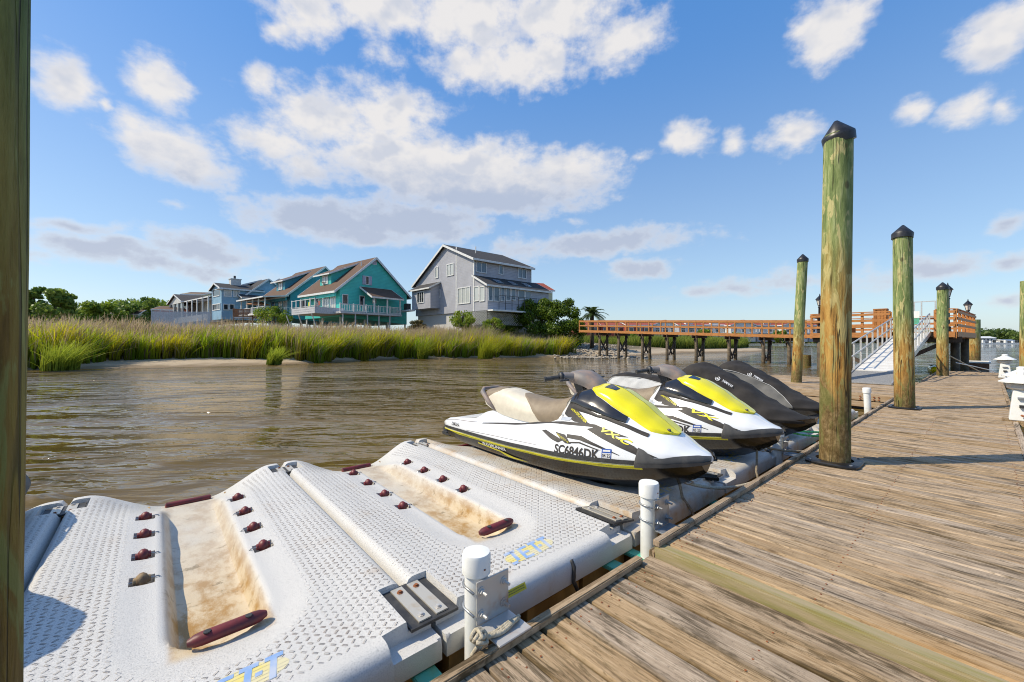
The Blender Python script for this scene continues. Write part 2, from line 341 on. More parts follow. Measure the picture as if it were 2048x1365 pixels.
def wood_pile():
    m, t, b = base('treated_pile_wood'); oc = t.node('ShaderNodeTexCoord').outputs['Object']; oi = t.node('ShaderNodeObjectInfo').outputs['Random']
    s = t.node('ShaderNodeSeparateXYZ'); t.l.new(oc, s.inputs[0]); z = s.outputs[2]
    c = t.node('ShaderNodeCombineXYZ'); t.put(c.inputs[0], t.m('MULTIPLY', oi, 40)); t.put(c.inputs[2], t.m('MULTIPLY', oi, 25))
    p = t.v('ADD', oc, c.outputs[0])
    gr = t.noise(t.v('MULTIPLY', p, (17, 17, 2.2)), 1, 9, .68, .4); pt = t.noise(t.v('MULTIPLY', p, (10, 10, 2.6)), 1, 5, .6, .9); big = t.noise(t.v('MULTIPLY', p, (5, 5, .7)), 1, 3)
    green = t.ramp(gr, [(.30, (.07,.10,.03)), (.42, (.15,.20,.065)), (.52, (.23,.28,.10)), (.66, (.36,.39,.19))])
    green = t.mix(t.m('MULTIPLY', t.sm(pt, .54, .60), .85), green, (.50,.44,.20))
    brown = t.ramp(gr, [(.3, (.14,.062,.014)), (.45, (.34,.165,.034)), (.6, (.47,.28,.075))])
    brown = t.mix(t.m('MULTIPLY', t.sm(pt, .50, .58), .8), brown, (.52,.42,.17))
    zz = t.m('ADD', z, t.m('MULTIPLY_ADD', big, 1.8, -.9))
    col = t.mix(t.sm(zz, 3.1, 1.9), green, brown)
    mud = t.ramp(t.noise(t.v('MULTIPLY', p, (22, 22, 14)), 1, 7, .7), [(.36, (.045,.032,.012)), (.5, (.13,.095,.04)), (.64, (.27,.20,.10))])
    col = t.mix(t.m('MULTIPLY', t.sm(zz, 1.75, .95), .85), col, mud)
    col = t.mix(t.m('MULTIPLY', t.m('MULTIPLY', t.sm(zz, 2.3, 1.5), t.sm(pt, .45, .6)), .5), col, (.10,.12,.015))
    ck = t.noise(t.v('MULTIPLY', p, (13, 13, .42)), 1, 2, .5); ck = t.m('MULTIPLY', t.sm(t.m('ABSOLUTE', t.m('SUBTRACT', ck, .5)), .014, .004), t.sm(big, .42, .56))
    vo = t.node('ShaderNodeTexVoronoi'); t.put(vo.inputs['Vector'], t.v('MULTIPLY', p, (4, 4, 2.2))); vo.inputs['Scale'].default_value = 1; kn = t.sm(vo.outputs['Distance'], .15, .07)
    col = t.mix(t.m('MULTIPLY', kn, .7), col, (.07,.045,.018)); col = t.mix(t.m('MULTIPLY', ck, .85), col, (.03,.022,.010))
    t.put(b.inputs['Base Color'], col); b.inputs['Roughness'].default_value = .75; b.inputs['Specular IOR Level'].default_value = .3
    t.put(b.inputs['Normal'], t.bump(t.m('SUBTRACT', t.m('ADD', gr, t.m('MULTIPLY', pt, .5)), ck), .8, .02)); return m
M['pile'] = wood_pile()
def darken(src, name, k):
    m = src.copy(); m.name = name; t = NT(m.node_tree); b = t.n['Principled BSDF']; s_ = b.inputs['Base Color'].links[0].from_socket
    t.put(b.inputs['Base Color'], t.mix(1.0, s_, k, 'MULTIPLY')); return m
M['pile_shade'] = darken(M['pile'], 'shade_dark_pile_wood', (.52,.64,.48))  # pile colour multiplied darker and greener; the darkness stands in for shade
def port_mat(name, warm):
    """moulded speckled plastic; raised tread dashes where the 'tint' attribute's red channel allows them; green channel = dirt in the trough"""
    m, t, b = base(name); oc = t.node('ShaderNodeTexCoord').outputs['Object']; at = t.node('ShaderNodeVertexColor', layer_name='tint')
    sp = t.node('ShaderNodeSeparateColor'); t.l.new(at.outputs[0], sp.inputs[0]); tread, dirt = sp.outputs[0], sp.outputs[1]
    s = t.node('ShaderNodeSeparateXYZ'); t.l.new(oc, s.inputs[0]); x, y = s.outputs[0], s.outputs[1]
    k = .043
    u = t.m('DIVIDE', x, k); v = t.m('DIVIDE', y, k)
    iu = t.m('FLOOR', u); iv = t.m('FLOOR', v); fu = t.m('SUBTRACT', t.m('FRACT', u), .5); fv = t.m('SUBTRACT', t.m('FRACT', v), .5)
    par = t.m('MODULO', t.m('ABSOLUTE', t.m('ADD', iu, iv)), 2.0)
    # dashes turn +-45 degrees from cell to cell
    sg = t.m('MULTIPLY_ADD', t.m('GREATER_THAN', par, .5), 2.0, -1.0)
    a1 = t.m('MULTIPLY', t.m('ADD', fu, t.m('MULTIPLY', fv, sg)), .7071); b1 = t.m('MULTIPLY', t.m('SUBTRACT', t.m('MULTIPLY', fv, sg), fu), .7071)
    dash = t.m('MULTIPLY', t.m('MULTIPLY', t.sm(t.m('ABSOLUTE', a1), .33, .24), t.sm(t.m('ABSOLUTE', b1), .12, .04)), t.m('MULTIPLY', tread, t.m('MULTIPLY_ADD', t.sm(t.noise(oc, 3.1, 5, .65), .36, .56), .65, .35)))
    spk = t.noise(oc, 160, 2, .8); n1 = t.noise(oc, 2.2, 6, .6); n2 = t.noise(oc, 9, 5, .65)
    col = t.ramp(spk, [(.32, (.30,.295,.285)), (.45, (.56,.545,.515)), (.7, (.68,.655,.61))])
    grime = t.mix(t.sm(n2, .45, .7), (.50,.42,.32), (.44,.28,.13))
    col = t.mix(t.m('MULTIPLY', t.sm(t.m('ADD', n1, warm), .5, .8), .85), col, grime)
    wear = t.m('MULTIPLY_ADD', t.sm(t.noise(oc, 2.3, 6, .7), .38, .60), .75, .25)
    edge = t.m('SUBTRACT', t.m('MULTIPLY', t.m('MULTIPLY', t.sm(t.m('ABSOLUTE', a1), .38, .30), t.sm(t.m('ABSOLUTE', b1), .20, .12)), tread), dash, clamp=True)
    col = t.mix(t.m('MULTIPLY', t.m('MULTIPLY', edge, wear), t.m('ADD', .95, warm)), col, (.20,.14,.10))
    col = t.mix(t.m('MULTIPLY', dash, .25), col, (.75,.73,.70))
    tr = t.mix(t.sm(t.noise(t.v('MULTIPLY', oc, (5, 3, 5)), 1.0, 8, .72, .12), .42, .62), (.58,.47,.31), (.36,.20,.05))
    col = t.mix(t.m('MULTIPLY', dirt, t.sm(t.m('ADD', t.noise(t.v('MULTIPLY', oc, (2.5, 2, 3)), 1, 4, .6), t.m('MULTIPLY', dirt, .55)), .30, .80)), col, tr)
    bk = t.m('MULTIPLY', t.m('MULTIPLY', t.sm(t.noise(t.v('MULTIPLY', oc, (4, 7, 4)), 1.3, 7, .75), .58, .66), dirt), .8)
    col = t.mix(bk, col, (.12,.075,.02))
    sz = t.sm(s.outputs[2], -.15, -.24)
    col = t.mix(t.m('MULTIPLY', sz, t.m('MULTIPLY', .3, t.m('SUBTRACT', 1, dirt))), col, (.45,.42,.30))
    t.put(b.inputs['Base Color'], col); b.inputs['Roughness'].default_value = .42; b.inputs['Specular IOR Level'].default_value = .4
    t.put(b.inputs['Normal'], t.bump(t.m('ADD', t.m('MULTIPLY', dash, 1.0), t.m('MULTIPLY', spk, .10)), 1.0, .014)); return m
M['port'] = port_mat('speckled_white_plastic', -.05); M['port_warm'] = port_mat('rust_tinged_plastic', .16); M['port_grey'] = port_mat('dirty_plastic', .06)
def tint_mat(name, rough=.7, trans=.0, spec=.2, noise=.25):
    m, t, b = base(name); at = t.node('ShaderNodeVertexColor', layer_name='tint'); pos = t.node('ShaderNodeNewGeometry').outputs['Position']
    n = t.noise(pos, .5, 4)
    hv = t.node('ShaderNodeHueSaturation'); t.l.new(at.outputs[0], hv.inputs['Color']); t.put(hv.inputs['Value'], t.m('MULTIPLY_ADD', n, noise*2, 1-noise))
    t.put(b.inputs['Base Color'], hv.outputs[0]); b.inputs['Roughness'].default_value = rough; b.inputs['Specular IOR Level'].default_value = spec
    if trans:
        tr = t.node('ShaderNodeBsdfTranslucent'); t.l.new(hv.outputs[0], tr.inputs[0]); mx = t.node('ShaderNodeMixShader'); mx.inputs[0].default_value = trans
        t.l.new(b.outputs[0], mx.inputs[1]); t.l.new(tr.outputs[0], mx.inputs[2]); t.l.new(mx.outputs[0], t.n['Material Output'].inputs[0])
    return m
M['grass'] = tint_mat('marsh_blades', .6, .45, .2, .1); M['leaf'] = tint_mat('leaves', .5, .40, .3)
# ------------------------------------------------------------------ water, bed, banks
WL = -.45
def water_mat():
    m, t, b = base('river_water'); pos = t.node('ShaderNodeNewGeometry').outputs['Position']
    # ripples run roughly along the view's left-right axis
    a = math.atan2(RT[1], RT[0])
    mp = t.node('ShaderNodeMapping'); t.l.new(pos, mp.inputs[0]); mp.inputs['Rotation'].default_value = (0, 0, -a); 
    q = mp.outputs[0]
    n1 = t.noise(t.v('MULTIPLY', q, (.24, .66, 1)), 1.0, 3, .5, .6)
    n2 = t.noise(t.v('MULTIPLY', q, (.75, 2.0, 1)), 1.0, 3, .5, .7)
    n3 = t.noise(t.v('MULTIPLY', q, (2.6, 6, 1)), 1.0, 2, .5)
    h = t.m('ADD', t.m('MULTIPLY', n1, 1.0), t.m('ADD', t.m('MULTIPLY', n2, .50), t.m('MULTIPLY', n3, .06)))
    big = t.noise(pos, .05, 3)
    ruf = t.noise(t.v('MULTIPLY', q, (.07, .16, 1)), 1.0, 3, .5, .8); h = t.m('MULTIPLY', h, t.m('MULTIPLY_ADD', t.sm(ruf, .36, .62), .85, .35))      # calm and ruffled patches
    t.put(b.inputs['Base Color'], t.mix(t.sm(big, .35, .65), (.145,.096,.026), (.132,.094,.036)))
    b.inputs['Roughness'].default_value = .03; b.inputs['IOR'].default_value = 1.33; b.inputs['Specular IOR Level'].default_value = .5
    t.put(b.inputs['Normal'], t.bump(h, 1.0, .50)); return m
M['water'] = water_mat()
mb = MB(); mb.add([(-900,-900,WL),(2500,-900,WL),(2500,2500,WL),(-900,2500,WL)], [(0,1,2,3)])
tag(mb.build('river_water', M['water']), 'brown rippled river water reflecting sky and marsh grass', None, kind='structure')

def ground_mat(name, wet, dry, grassy):
    m, t, b = base(name); pos = t.node('ShaderNodeNewGeometry').outputs['Position']; s = t.node('ShaderNodeSeparateXYZ'); t.l.new(pos, s.inputs[0])
    n = t.noise(pos, .8, 6); n2 = t.noise(pos, 5, 5)
    zz = t.m('ADD', s.outputs[2], t.m('MULTIPLY_ADD', n, .3, -.15))
    col = t.mix(t.sm(zz, -.42, -.22), wet, dry); col = t.mix(t.sm(zz, .05, .35), col, grassy)
    t.put(b.inputs['Base Color'], t.mix(t.m('MULTIPLY', n2, .5), col, tuple(x*.6 for x in dry))); b.inputs['Roughness'].default_value = .9
    t.put(b.inputs['Normal'], t.bump(n2, .6, .05)); return m
M['mud'] = ground_mat('sandy_mud', (.17,.11,.05), (.46,.36,.24), (.09,.07,.03))
# front bank: shoreline polyline (from left to right), ground rising inland (+Y)
SH = [(-90,60),(-45,52),(-22,45.5),(-11,42.0),(-6.7,42.2),(-1.7,40.2),(3.5,38.6),(7.4,38.0),(12,39.2),(16,41.0),(20.3,41.5),(25,39.0),(30,36.0),(35.8,33.6),(41,31.0),(46,30.2),(60,31),(72,35),(95,52),(140,70)]
def shore_y(x): return float(np.interp(x, [p[0] for p in SH], [p[1] for p in SH]))
def bank_z(x, y):
    d = y - shore_y(x)
    w_ = .25*sin(x*.9)+.2*sin(x*2.3+1)
    beach = float(np.interp(x, [-12, -8, -4.5, -2.2, 3, 7, 9.5, 18, 30, 38, 60, 90], [.4, .4, .6, 5.0, 6.0, 4.6, .7, .5, .5, 2.0, 3.0, 3.0]))
    return float(np.interp(d + w_*.3, [-6, -1, 0, beach*.5, beach, beach+1.2, beach+14, 80], [-1.4, -.7, WL, WL+.10+.02*beach, WL+.15+.06*beach, .06+.03*beach, 1.15, 2.4]))
xs = np.concatenate([np.linspace(-90, -25, 18), np.arange(-24, 50, .7), np.linspace(51, 140, 30)]); ds = np.concatenate([[-6, -3], np.arange(-1.2, 6, .35), [7, 9, 12, 16, 24, 40, 80, 160]])
V = [(x, shore_y(x)+d, bank_z(x, shore_y(x)+d) + (random.uniform(-.03, .03) if d > 0 else 0)) for x in xs for d in ds]
n = len(ds); F = [(i*n+j, (i+1)*n+j, (i+1)*n+j+1, i*n+j+1) for i in range(len(xs)-1) for j in range(n-1)]
tag(link('marsh_bank', np_mesh('marsh_bank', np.array(V), np.array(F), M['mud'], smooth=True)), 'sandy mud bank under the marsh grass across the water', None, kind='structure')

# ---- marsh grass: one mass of single bent blades
def blades(n, px, py, pz, hgt, wid, lean, colb, colt, nseg=3):
    """arrays -> verts/faces/colours of tapered bent blades"""
    a = rng.uniform(0, 2*pi, n); dx, dy = np.cos(a), np.sin(a)
    t = np.linspace(0, 1, nseg+1)
    la = lean[:, None]*t[None]**2*hgt[:, None]
    # lean mostly one way (down wind, towards the view's right) plus a random part
    lx = RT[0]*.8 + .6*rng.normal(0, 1, n); ly = RT[1]*.8 + .6*rng.normal(0, 1, n)
    cx = px[:, None] + la*lx[:, None]; cy = py[:, None] + la*ly[:, None]; cz = pz[:, None] + hgt[:, None]*t[None]*(1-.12*lean[:, None]*t[None])
    w_ = wid[:, None]*(1-.85*t[None]**1.5)*.5
    Lf = np.stack([cx-dx[:, None]*w_, cy-dy[:, None]*w_, cz], -1); Rt = np.stack([cx+dx[:, None]*w_, cy+dy[:, None]*w_, cz], -1)
    V = np.stack([Lf, Rt], 2).reshape(-1, 3)
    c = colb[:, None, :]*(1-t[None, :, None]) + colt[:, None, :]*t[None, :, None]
    C = np.repeat(c[:, :, None, :], 2, 2).reshape(-1, 3)
    b0 = np.arange(n)*(2*(nseg+1)); F = np.concatenate([np.stack([b0+2*i, b0+2*i+1, b0+2*i+3, b0+2*i+2], 1) for i in range(nseg)])
    return V, F, C
def stack(parts):
    o = 0; Vs, Fs, Cs = [], [], []
    for V, F, C in parts: Vs.append(V); Fs.append(F+o); Cs.append(C); o += len(V)
    return np.concatenate(Vs), np.concatenate(Fs), np.concatenate(Cs)
def vn(x, y, s, seed=0):
    """cheap smooth 2D value noise"""
    x = x*s+seed*17.3; y = y*s+seed*7.7
    return .5+.25*(np.sin(x*1.3+1.7*np.sin(y*.9+seed))+np.sin(y*1.7+1.3*np.sin(x*1.1)))
shx = np.array([p[0] for p in SH]); shy = np.array([p[1] for p in SH])
bx = np.array([-12, -8, -4.5, -2.2, 3, 7, 9.5, 18, 30, 38, 60, 90]); bw = np.array([.2, .2, .35, 4.5, 5.6, 4.2, .4, .3, .3, 1.8, 3.0, 3.0])
def grass_zone(n, x0, x1, dmin, dmax, h0, h1, front, wid):
    x = rng.uniform(x0, x1, n); d = dmin + (dmax-dmin)*rng.uniform(0, 1, n)**1.25
    # tufted: pull blades into clumps
    cl = np.round(np.stack([x, d], 1)/.8)*.8 + .3*np.sin(np.stack([x, d], 1)*9); k = rng.uniform(0, .95, n)[:, None]
    xd = np.stack([x, d], 1)*(1-k) + cl*k; x, d = xd[:, 0], xd[:, 1]
    d = d + np.where(d < 3, 1.3*(vn(x, d*0, 1.1, 5)-.5)+.5*(vn(x, d*0, 3.7, 6)-.5), 0)
    y = np.interp(x, shx, shy) + np.interp(x, bx, bw) + d
    z = np.array([bank_z(a, b) for a, b in zip(x[::8], y[::8])]); z = np.interp(np.arange(n), np.arange(0, n, 8), z) if False else np.array([bank_z(a, b) for a, b in zip(x, y)])
    v = vn(x, y, .45, 1); v2 = vn(x, y, 1.9, 2)
    h = (h0 + (h1-h0)*v)*(.78+.36*v2)*rng.uniform(.62, 1.12, n)
    fr = np.clip(1-d/front, 0, 1)
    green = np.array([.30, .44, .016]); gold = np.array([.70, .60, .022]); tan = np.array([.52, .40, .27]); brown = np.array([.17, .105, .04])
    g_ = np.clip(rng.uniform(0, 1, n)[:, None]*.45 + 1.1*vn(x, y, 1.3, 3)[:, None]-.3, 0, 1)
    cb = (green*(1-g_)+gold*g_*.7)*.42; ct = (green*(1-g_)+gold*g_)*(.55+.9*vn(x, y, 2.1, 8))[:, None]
    seed = (rng.uniform(0, 1, n) < .08+.68*(1-fr))[:, None]
    ct = np.where(seed, tan*rng.uniform(.75, 1.2, (n, 1)), ct*rng.uniform(.8, 1.25, (n, 1))); cb = np.where(seed, cb*.55+brown*.45, cb)
    dead = (rng.uniform(0, 1, n) < .10)[:, None]; cb = np.where(dead, brown, cb); ct = np.where(dead, tan*.8, ct)
    h = h*np.where(seed[:, 0], 1.12, 1.0)
    return blades(n, x, y, z, h, wid*rng.uniform(.6, 1.4, n), np.abs(rng.normal(.22, .22, n)), cb, ct)
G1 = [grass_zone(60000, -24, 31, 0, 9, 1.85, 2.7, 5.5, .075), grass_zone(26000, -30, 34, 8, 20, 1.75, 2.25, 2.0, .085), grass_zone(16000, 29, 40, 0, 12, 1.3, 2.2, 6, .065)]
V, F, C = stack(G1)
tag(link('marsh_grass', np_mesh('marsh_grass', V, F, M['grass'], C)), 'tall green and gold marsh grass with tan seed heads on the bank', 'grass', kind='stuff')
def tuft(px, py, n, h, r, label, colr=(.30,.38,.04)):
    c = pix(px, py, z=WL+.14); a = rng.uniform(0, 2*pi, n); q = r*np.sqrt(rng.uniform(0, 1, n)); x = c.x+q*np.cos(a); y = c.y+q*np.sin(a)
    cb = np.tile(np.array(colr)*.6, (n, 1))*rng.uniform(.7, 1.2, (n, 1)); ct = np.tile(np.array(colr), (n, 1))*rng.uniform(.8, 1.6, (n, 1))+np.array([.06, .03, 0])
    V, F, C = blades(n, x-c.x, y-c.y, np.full(n, -.1), h*rng.uniform(.4, 1.1, n), rng.uniform(.03, .07, n), np.abs(rng.normal(.5, .35, n)), cb, ct)
    o = link('grass_tuft', np_mesh('grass_tuft', V, F, M['grass'], C)); o.location = (c.x, c.y, c.z)
    tag(o, label, 'grass tuft', 'grass tufts at the water edge')
tuft(548, 727, 420, 1.5, .55, 'bushy pale green tuft alone on the right tip of the sandbar')
tuft(398, 722, 420, 1.9, .8, 'broad drooping tuft in the middle of the sandbar')
tuft(120, 738, 500, 2.0, .9, 'dark leafy tuft at the water by the left foreground pile')
tuft(845, 716, 300, 2.0, .6, 'upright green tuft leaning over the water right of the sandbar', (.22,.28,.02))
tuft(970, 716, 420, 2.4, .8, 'bright yellow green tuft at the bank above the first jet ski', (.30,.34,.02))
# far bank beyond the pier
SB = [(38,64),(46,52),(58,42),(68,33.5),(74,29.5),(84,27),(98,29),(116,44),(150,90)]
V = []; F = []
dl = [(-3,-1.2),(0,WL),(4,WL+.25),(9,WL+.5),(14,.35),(40,.8),(200,1.5)]
for x, y in SB: V += [(x+d*.55, y+d*.84, z) for d, z in dl]
for i in range(len(SB)-1):
    for j in range(len(dl)-1): k = len(dl); F.append((i*k+j, (i+1)*k+j, (i+1)*k+j+1, i*k+j+1))
tag(link('sand_spit', np_mesh('sand_spit', np.array(V), np.array(F), M['mud'], smooth=True)), 'pale sand spit behind the pier legs', None, kind='structure')
n = 26000; tt = rng.uniform(0, 1, n)*(len(SB)-2); i0 = tt.astype(int); fr = tt-i0; sb = np.array(SB, float)
p0 = sb[i0]*(1-fr[:, None]) + sb[i0+1]*fr[:, None]; d = 8 + 26*rng.uniform(0, 1, n)**1.4
x = p0[:, 0]+d*.55; y = p0[:, 1]+d*.84; g_ = rng.uniform(0, 1, (n, 1))
cb = np.array([.06,.10,.015])*(1-g_)+np.array([.13,.15,.02])*g_; ct = np.array([.13,.20,.03])*(1-g_)+np.array([.30,.33,.05])*g_
V, F, C = blades(n, x, y, np.interp(d, [8, 14, 40], [-.1, .3, .8]), rng.uniform(1.3, 2.3, n)*(.75+.5*vn(x, y, .3)), rng.uniform(.09, .2, n), np.abs(rng.normal(.15, .15, n)), cb, ct)
tag(link('far_marsh_grass', np_mesh('far_marsh_grass', V, F, M['grass'], C)), 'even green marsh grass seen under the orange pier', 'grass', kind='stuff')
# oyster shells and broken rock by the pier's shore end
M['shell'] = pm('shell_rubble', (.42,.37,.30), (.20,.17,.13), 4, .9, bump=.4)
mb = MB()
for _ in range(700):
    px = random.gauss(1185, 45); c = pix(max(1110, min(1300, px)), random.uniform(703, 716), z=WL+.1)
    mb.ico((c.x, c.y, max(WL, bank_z(c.x, c.y))+.05), random.uniform(.08, .28), 1, (1, random.uniform(.6, 1.2), .5), .3)
tag(mb.build('shell_rubble', M['shell']), 'pale oyster shells and broken rock at the foot of the pier', 'shell bank', kind='stuff')

# ------------------------------------------------------------------ foliage
def leaves(centres, n, size, cols, flat=.6):
    """centres: list of (x,y,z,r); returns leaf quads spread through the clump volumes, denser near their skins"""
    cs = np.array(centres, float); wgt = cs[:, 3]**2; k = rng.choice(len(cs), n, p=wgt/wgt.sum())
    u = rng.normal(0, 1, (n, 3)); u /= np.linalg.norm(u, axis=1)[:, None]; rr = rng.uniform(.25, 1.05, n)**.6
    P = cs[k, :3] + u*(cs[k, 3]*rr)[:, None]*np.array([1, 1, .8])
    nrm = u*.7 + rng.normal(0, .5, (n, 3)); nrm /= np.linalg.norm(nrm, axis=1)[:, None]
    a = np.cross(nrm, rng.normal(0, 1, (n, 3))); a /= np.linalg.norm(a, axis=1)[:, None]; b = np.cross(nrm, a)
    s = size*rng.uniform(.55, 1.3, n)[:, None]
    V = np.stack([P-a*s, P-b*s*flat, P+a*s, P+b*s*flat], 1).reshape(-1, 3); F = np.arange(n*4).reshape(n, 4)
    c0, c1 = np.array(cols[0]), np.array(cols[1]); g_ = (rng.uniform(0, 1, (n, 1))*.6+.4*rng.uniform(0, 1, len(cs))[k][:, None])
    C = np.repeat((c0*(1-g_)+c1*g_)[:, None, :], 4, 1).reshape(-1, 3)
    return V, F, C
def tree(name, label, cat, loc, clumps, n, size, cols, trunk, group=None, limbs=4):
    """clumps in local coordinates; trunk = list of (x,y,z,r)"""
    t = thing(name, label, cat, loc, 0, group)
    mb = MB(); mb.tube([p[:3] for p in trunk], [p[3] for p in trunk], 7)
    top = Vector(trunk[-1][:3]); mid = Vector(trunk[len(trunk)//2][:3])
    for c in sorted(clumps, key=lambda c: -c[3])[:limbs]: mb.tube([mid.lerp(top, random.random()), (c[0]*.6, c[1]*.6, c[2]-c[3]*.5), c[:3]], [trunk[-1][3], trunk[-1][3]*.7, trunk[-1][3]*.3], 5)
    mb.build('trunk', M['bark'], t, True)
    V, F, C = leaves(clumps, n, size, cols); link('crown', np_mesh('crown', V, F, M['leaf'], C), t)
    return t
def blob_clumps(w, d, h, k, r0, r1, z0=0):
    out = []
    for _ in range(k):
        a = random.uniform(0, 2*pi); q = random.random()**.5; zf = random.random()
        s = (1-.75*abs(zf-.35)**1.2)
        out.append((cos(a)*q*w/2*s, sin(a)*q*d/2*s, z0+zf*h, random.uniform(r0, r1)))
    return out
MD = ((.07,.14,.016), (.24,.32,.03)); LT = ((.11,.20,.02), (.36,.42,.04)); PN = ((.08,.16,.03), (.28,.36,.06))
# juniper mass in front of the grey house
p = pix(1078, 660, 58)
tree('juniper_tree', 'big dark spreading evergreen in front of the grey house sunroom', 'tree', (p.x, p.y, 1.5), [(1.13*(a*RT[0]+b*FW[0]), 1.13*(a*RT[1]+b*FW[1]), 1.2*z, 1.12*r) for a, b, z, r in
  [(-3.6,0,1.2,1.1),(-2.6,.5,2.2,1.2),(-1.6,-.4,2.8,1.2),(-.8,.6,3.9,1.0),(.2,0,3.4,1.3),(.7,.4,4.4,.9),(1.4,-.5,3.0,1.3),(2.1,.3,4.2,.9),(2.9,0,3.6,1.1),(3.7,.4,4.5,.8),(4.2,0,3.3,1.0),(4.6,-.3,2.0,1.1),(5.2,0,1.2,.9),(-.5,-.6,1.4,1.4),(1.5,-.7,1.3,1.5),(3.3,-.5,1.6,1.3),(-4.6,0,.6,.8),(-3.3,0,2.6,1.2),(-2.3,.2,3.5,1.1),(-4.1,.1,1.8,1.0),(-1.2,.3,4.3,.9),(0,0,.2,1.4),(2.5,0,.1,1.4),(4.4,0,.1,1.2)]],
  20000, .17, ((.035,.075,.008), (.20,.28,.022)), [(0,0,-.6,.35),(.2,0,1,.3),(.4,0,2.6,.2),(.5,0,3.6,.1)], limbs=7)
for px, py, dd, w_, h_, nn, lab in [(925,640,54,3.2,2.6,2200,'bright green shrub below the grey house triple window'),(985,648,53,2.6,1.9,1600,'low shrub against the white lattice of the grey house'),
                                (835,645,58,2.4,1.6,1400,'reddish green shrub between the teal and grey houses'),(548,628,66,4.6,2.4,2600,'leafy green shrub by the porch of the blue green house')]:
    p = pix(px, py, dd); gz = p.z-1.3
    tree('shrub', lab, 'shrub', (p.x, p.y, gz), blob_clumps(w_*1.2, w_, h_*.85, 22, w_*.13, w_*.24, .0), nn, .15, LT if 'reddish' not in lab else ((.05,.05,.012), (.16,.12,.03)), [(0,0,-.5,.12),(0,0,h_*.5,.08),(.1,0,h_*.8,.04)], 'shrubs in front of the houses')
# pines at the left
for px, ytop, ybase, dd, kind, lab in [(66,578,640,115,0,'wispy tall pine at the far left with layered crown'),(120,583,640,112,1,'rounded pine second from the left beyond the grass'),
     (200,602,640,130,2,'low pale green tree between the pines and the blue house'),(250,594,640,150,2,'dark bushy tree at the left end of the woods'),(300,592,640,160,2,'dense green tree near the pink cottage roof')]:
    p = pix(px, ybase, dd); H_ = (ybase-ytop)/FOC*dd+2; gz = p.z-2
    if kind == 0: cl = [(random.uniform(-2.2, 2.2), random.uniform(-1.5, 1.5), H_*z, random.uniform(.7, 1.3)) for z in (.98, .9, .84, .8, .72, .66, .6, .5, .5, .42, .36, .3) for _ in range(2)]
    elif kind == 1: cl = blob_clumps(8, 7, H_*.6, 18, 1.0, 1.8, H_*.38)
    else: cl = blob_clumps(11, 9, H_*.75, 26, 1.2, 2.4, H_*.12)
    tree('pine_tree' if kind < 2 else 'bushy_tree', lab, 'tree', (p.x, p.y, gz), cl, 2600, .5, PN if kind < 2 or px > 240 else MD, [(0,0,-1,.4),(.2,0,H_*.5,.3),(.1,0,H_*.9,.1)], 'trees beyond the marsh on the left')
def wood(name, label, pts, n, size, cols):
    V, F, C = leaves(pts, n, size, cols); tag(link(name, np_mesh(name, V, F, M['leaf'], C)), label, 'trees', kind='stuff')
pts = []
for px in np.linspace(20, 340, 46):
    dd = random.uniform(170, 200); top = np.interp(px, [20, 100, 180, 230, 300, 340], [608, 612, 612, 600, 598, 606]) + random.uniform(-3, 6)
    p = pix(px, top, dd)
    for q in (0, .35, .7): pts.append((p.x, p.y, max(1, p.z-2-q*6), random.uniform(2.0, 3.6)))
wood('far_woods', 'dark woods behind the marsh left of the houses', pts, 9000, .8, ((.10,.18,.03), (.30,.38,.05)))
pts = []
for px in np.concatenate([np.linspace(1935, 2300, 60), np.linspace(1500, 1935, 40)]):
    dd = random.uniform(360, 400); p = pix(px, np.interp(px, [1500, 1900, 1950, 2000, 2050, 2300], [668, 664, 660, 659, 664, 662])+random.uniform(-1.5, 2), dd)
    for q in (0, .5, 1): pts.append((p.x, p.y, max(1.5, p.z-3-q*6), random.uniform(3.4, 5.5)))
wood('far_shore_woods', 'low green woods along the far shore at right', pts, 12000, 1.5, ((.06,.11,.03), (.15,.21,.045)))
mb = MB(); a = pix(1400, 690, z=WL-.3); mb.add([(*pix(x, y, z=z_)[:2], z_) for x, y, z_ in ((1480,687.6,WL-.2),(2500,687.6,WL-.2))] + [(*pix(x, None, dd)[:2], 2.0) for x, dd in ((2500,700),(1480,700))], [(0,1,2,3)])
tag(mb.build('far_shore', M['mud']), 'far shore of the river', None, kind='structure')
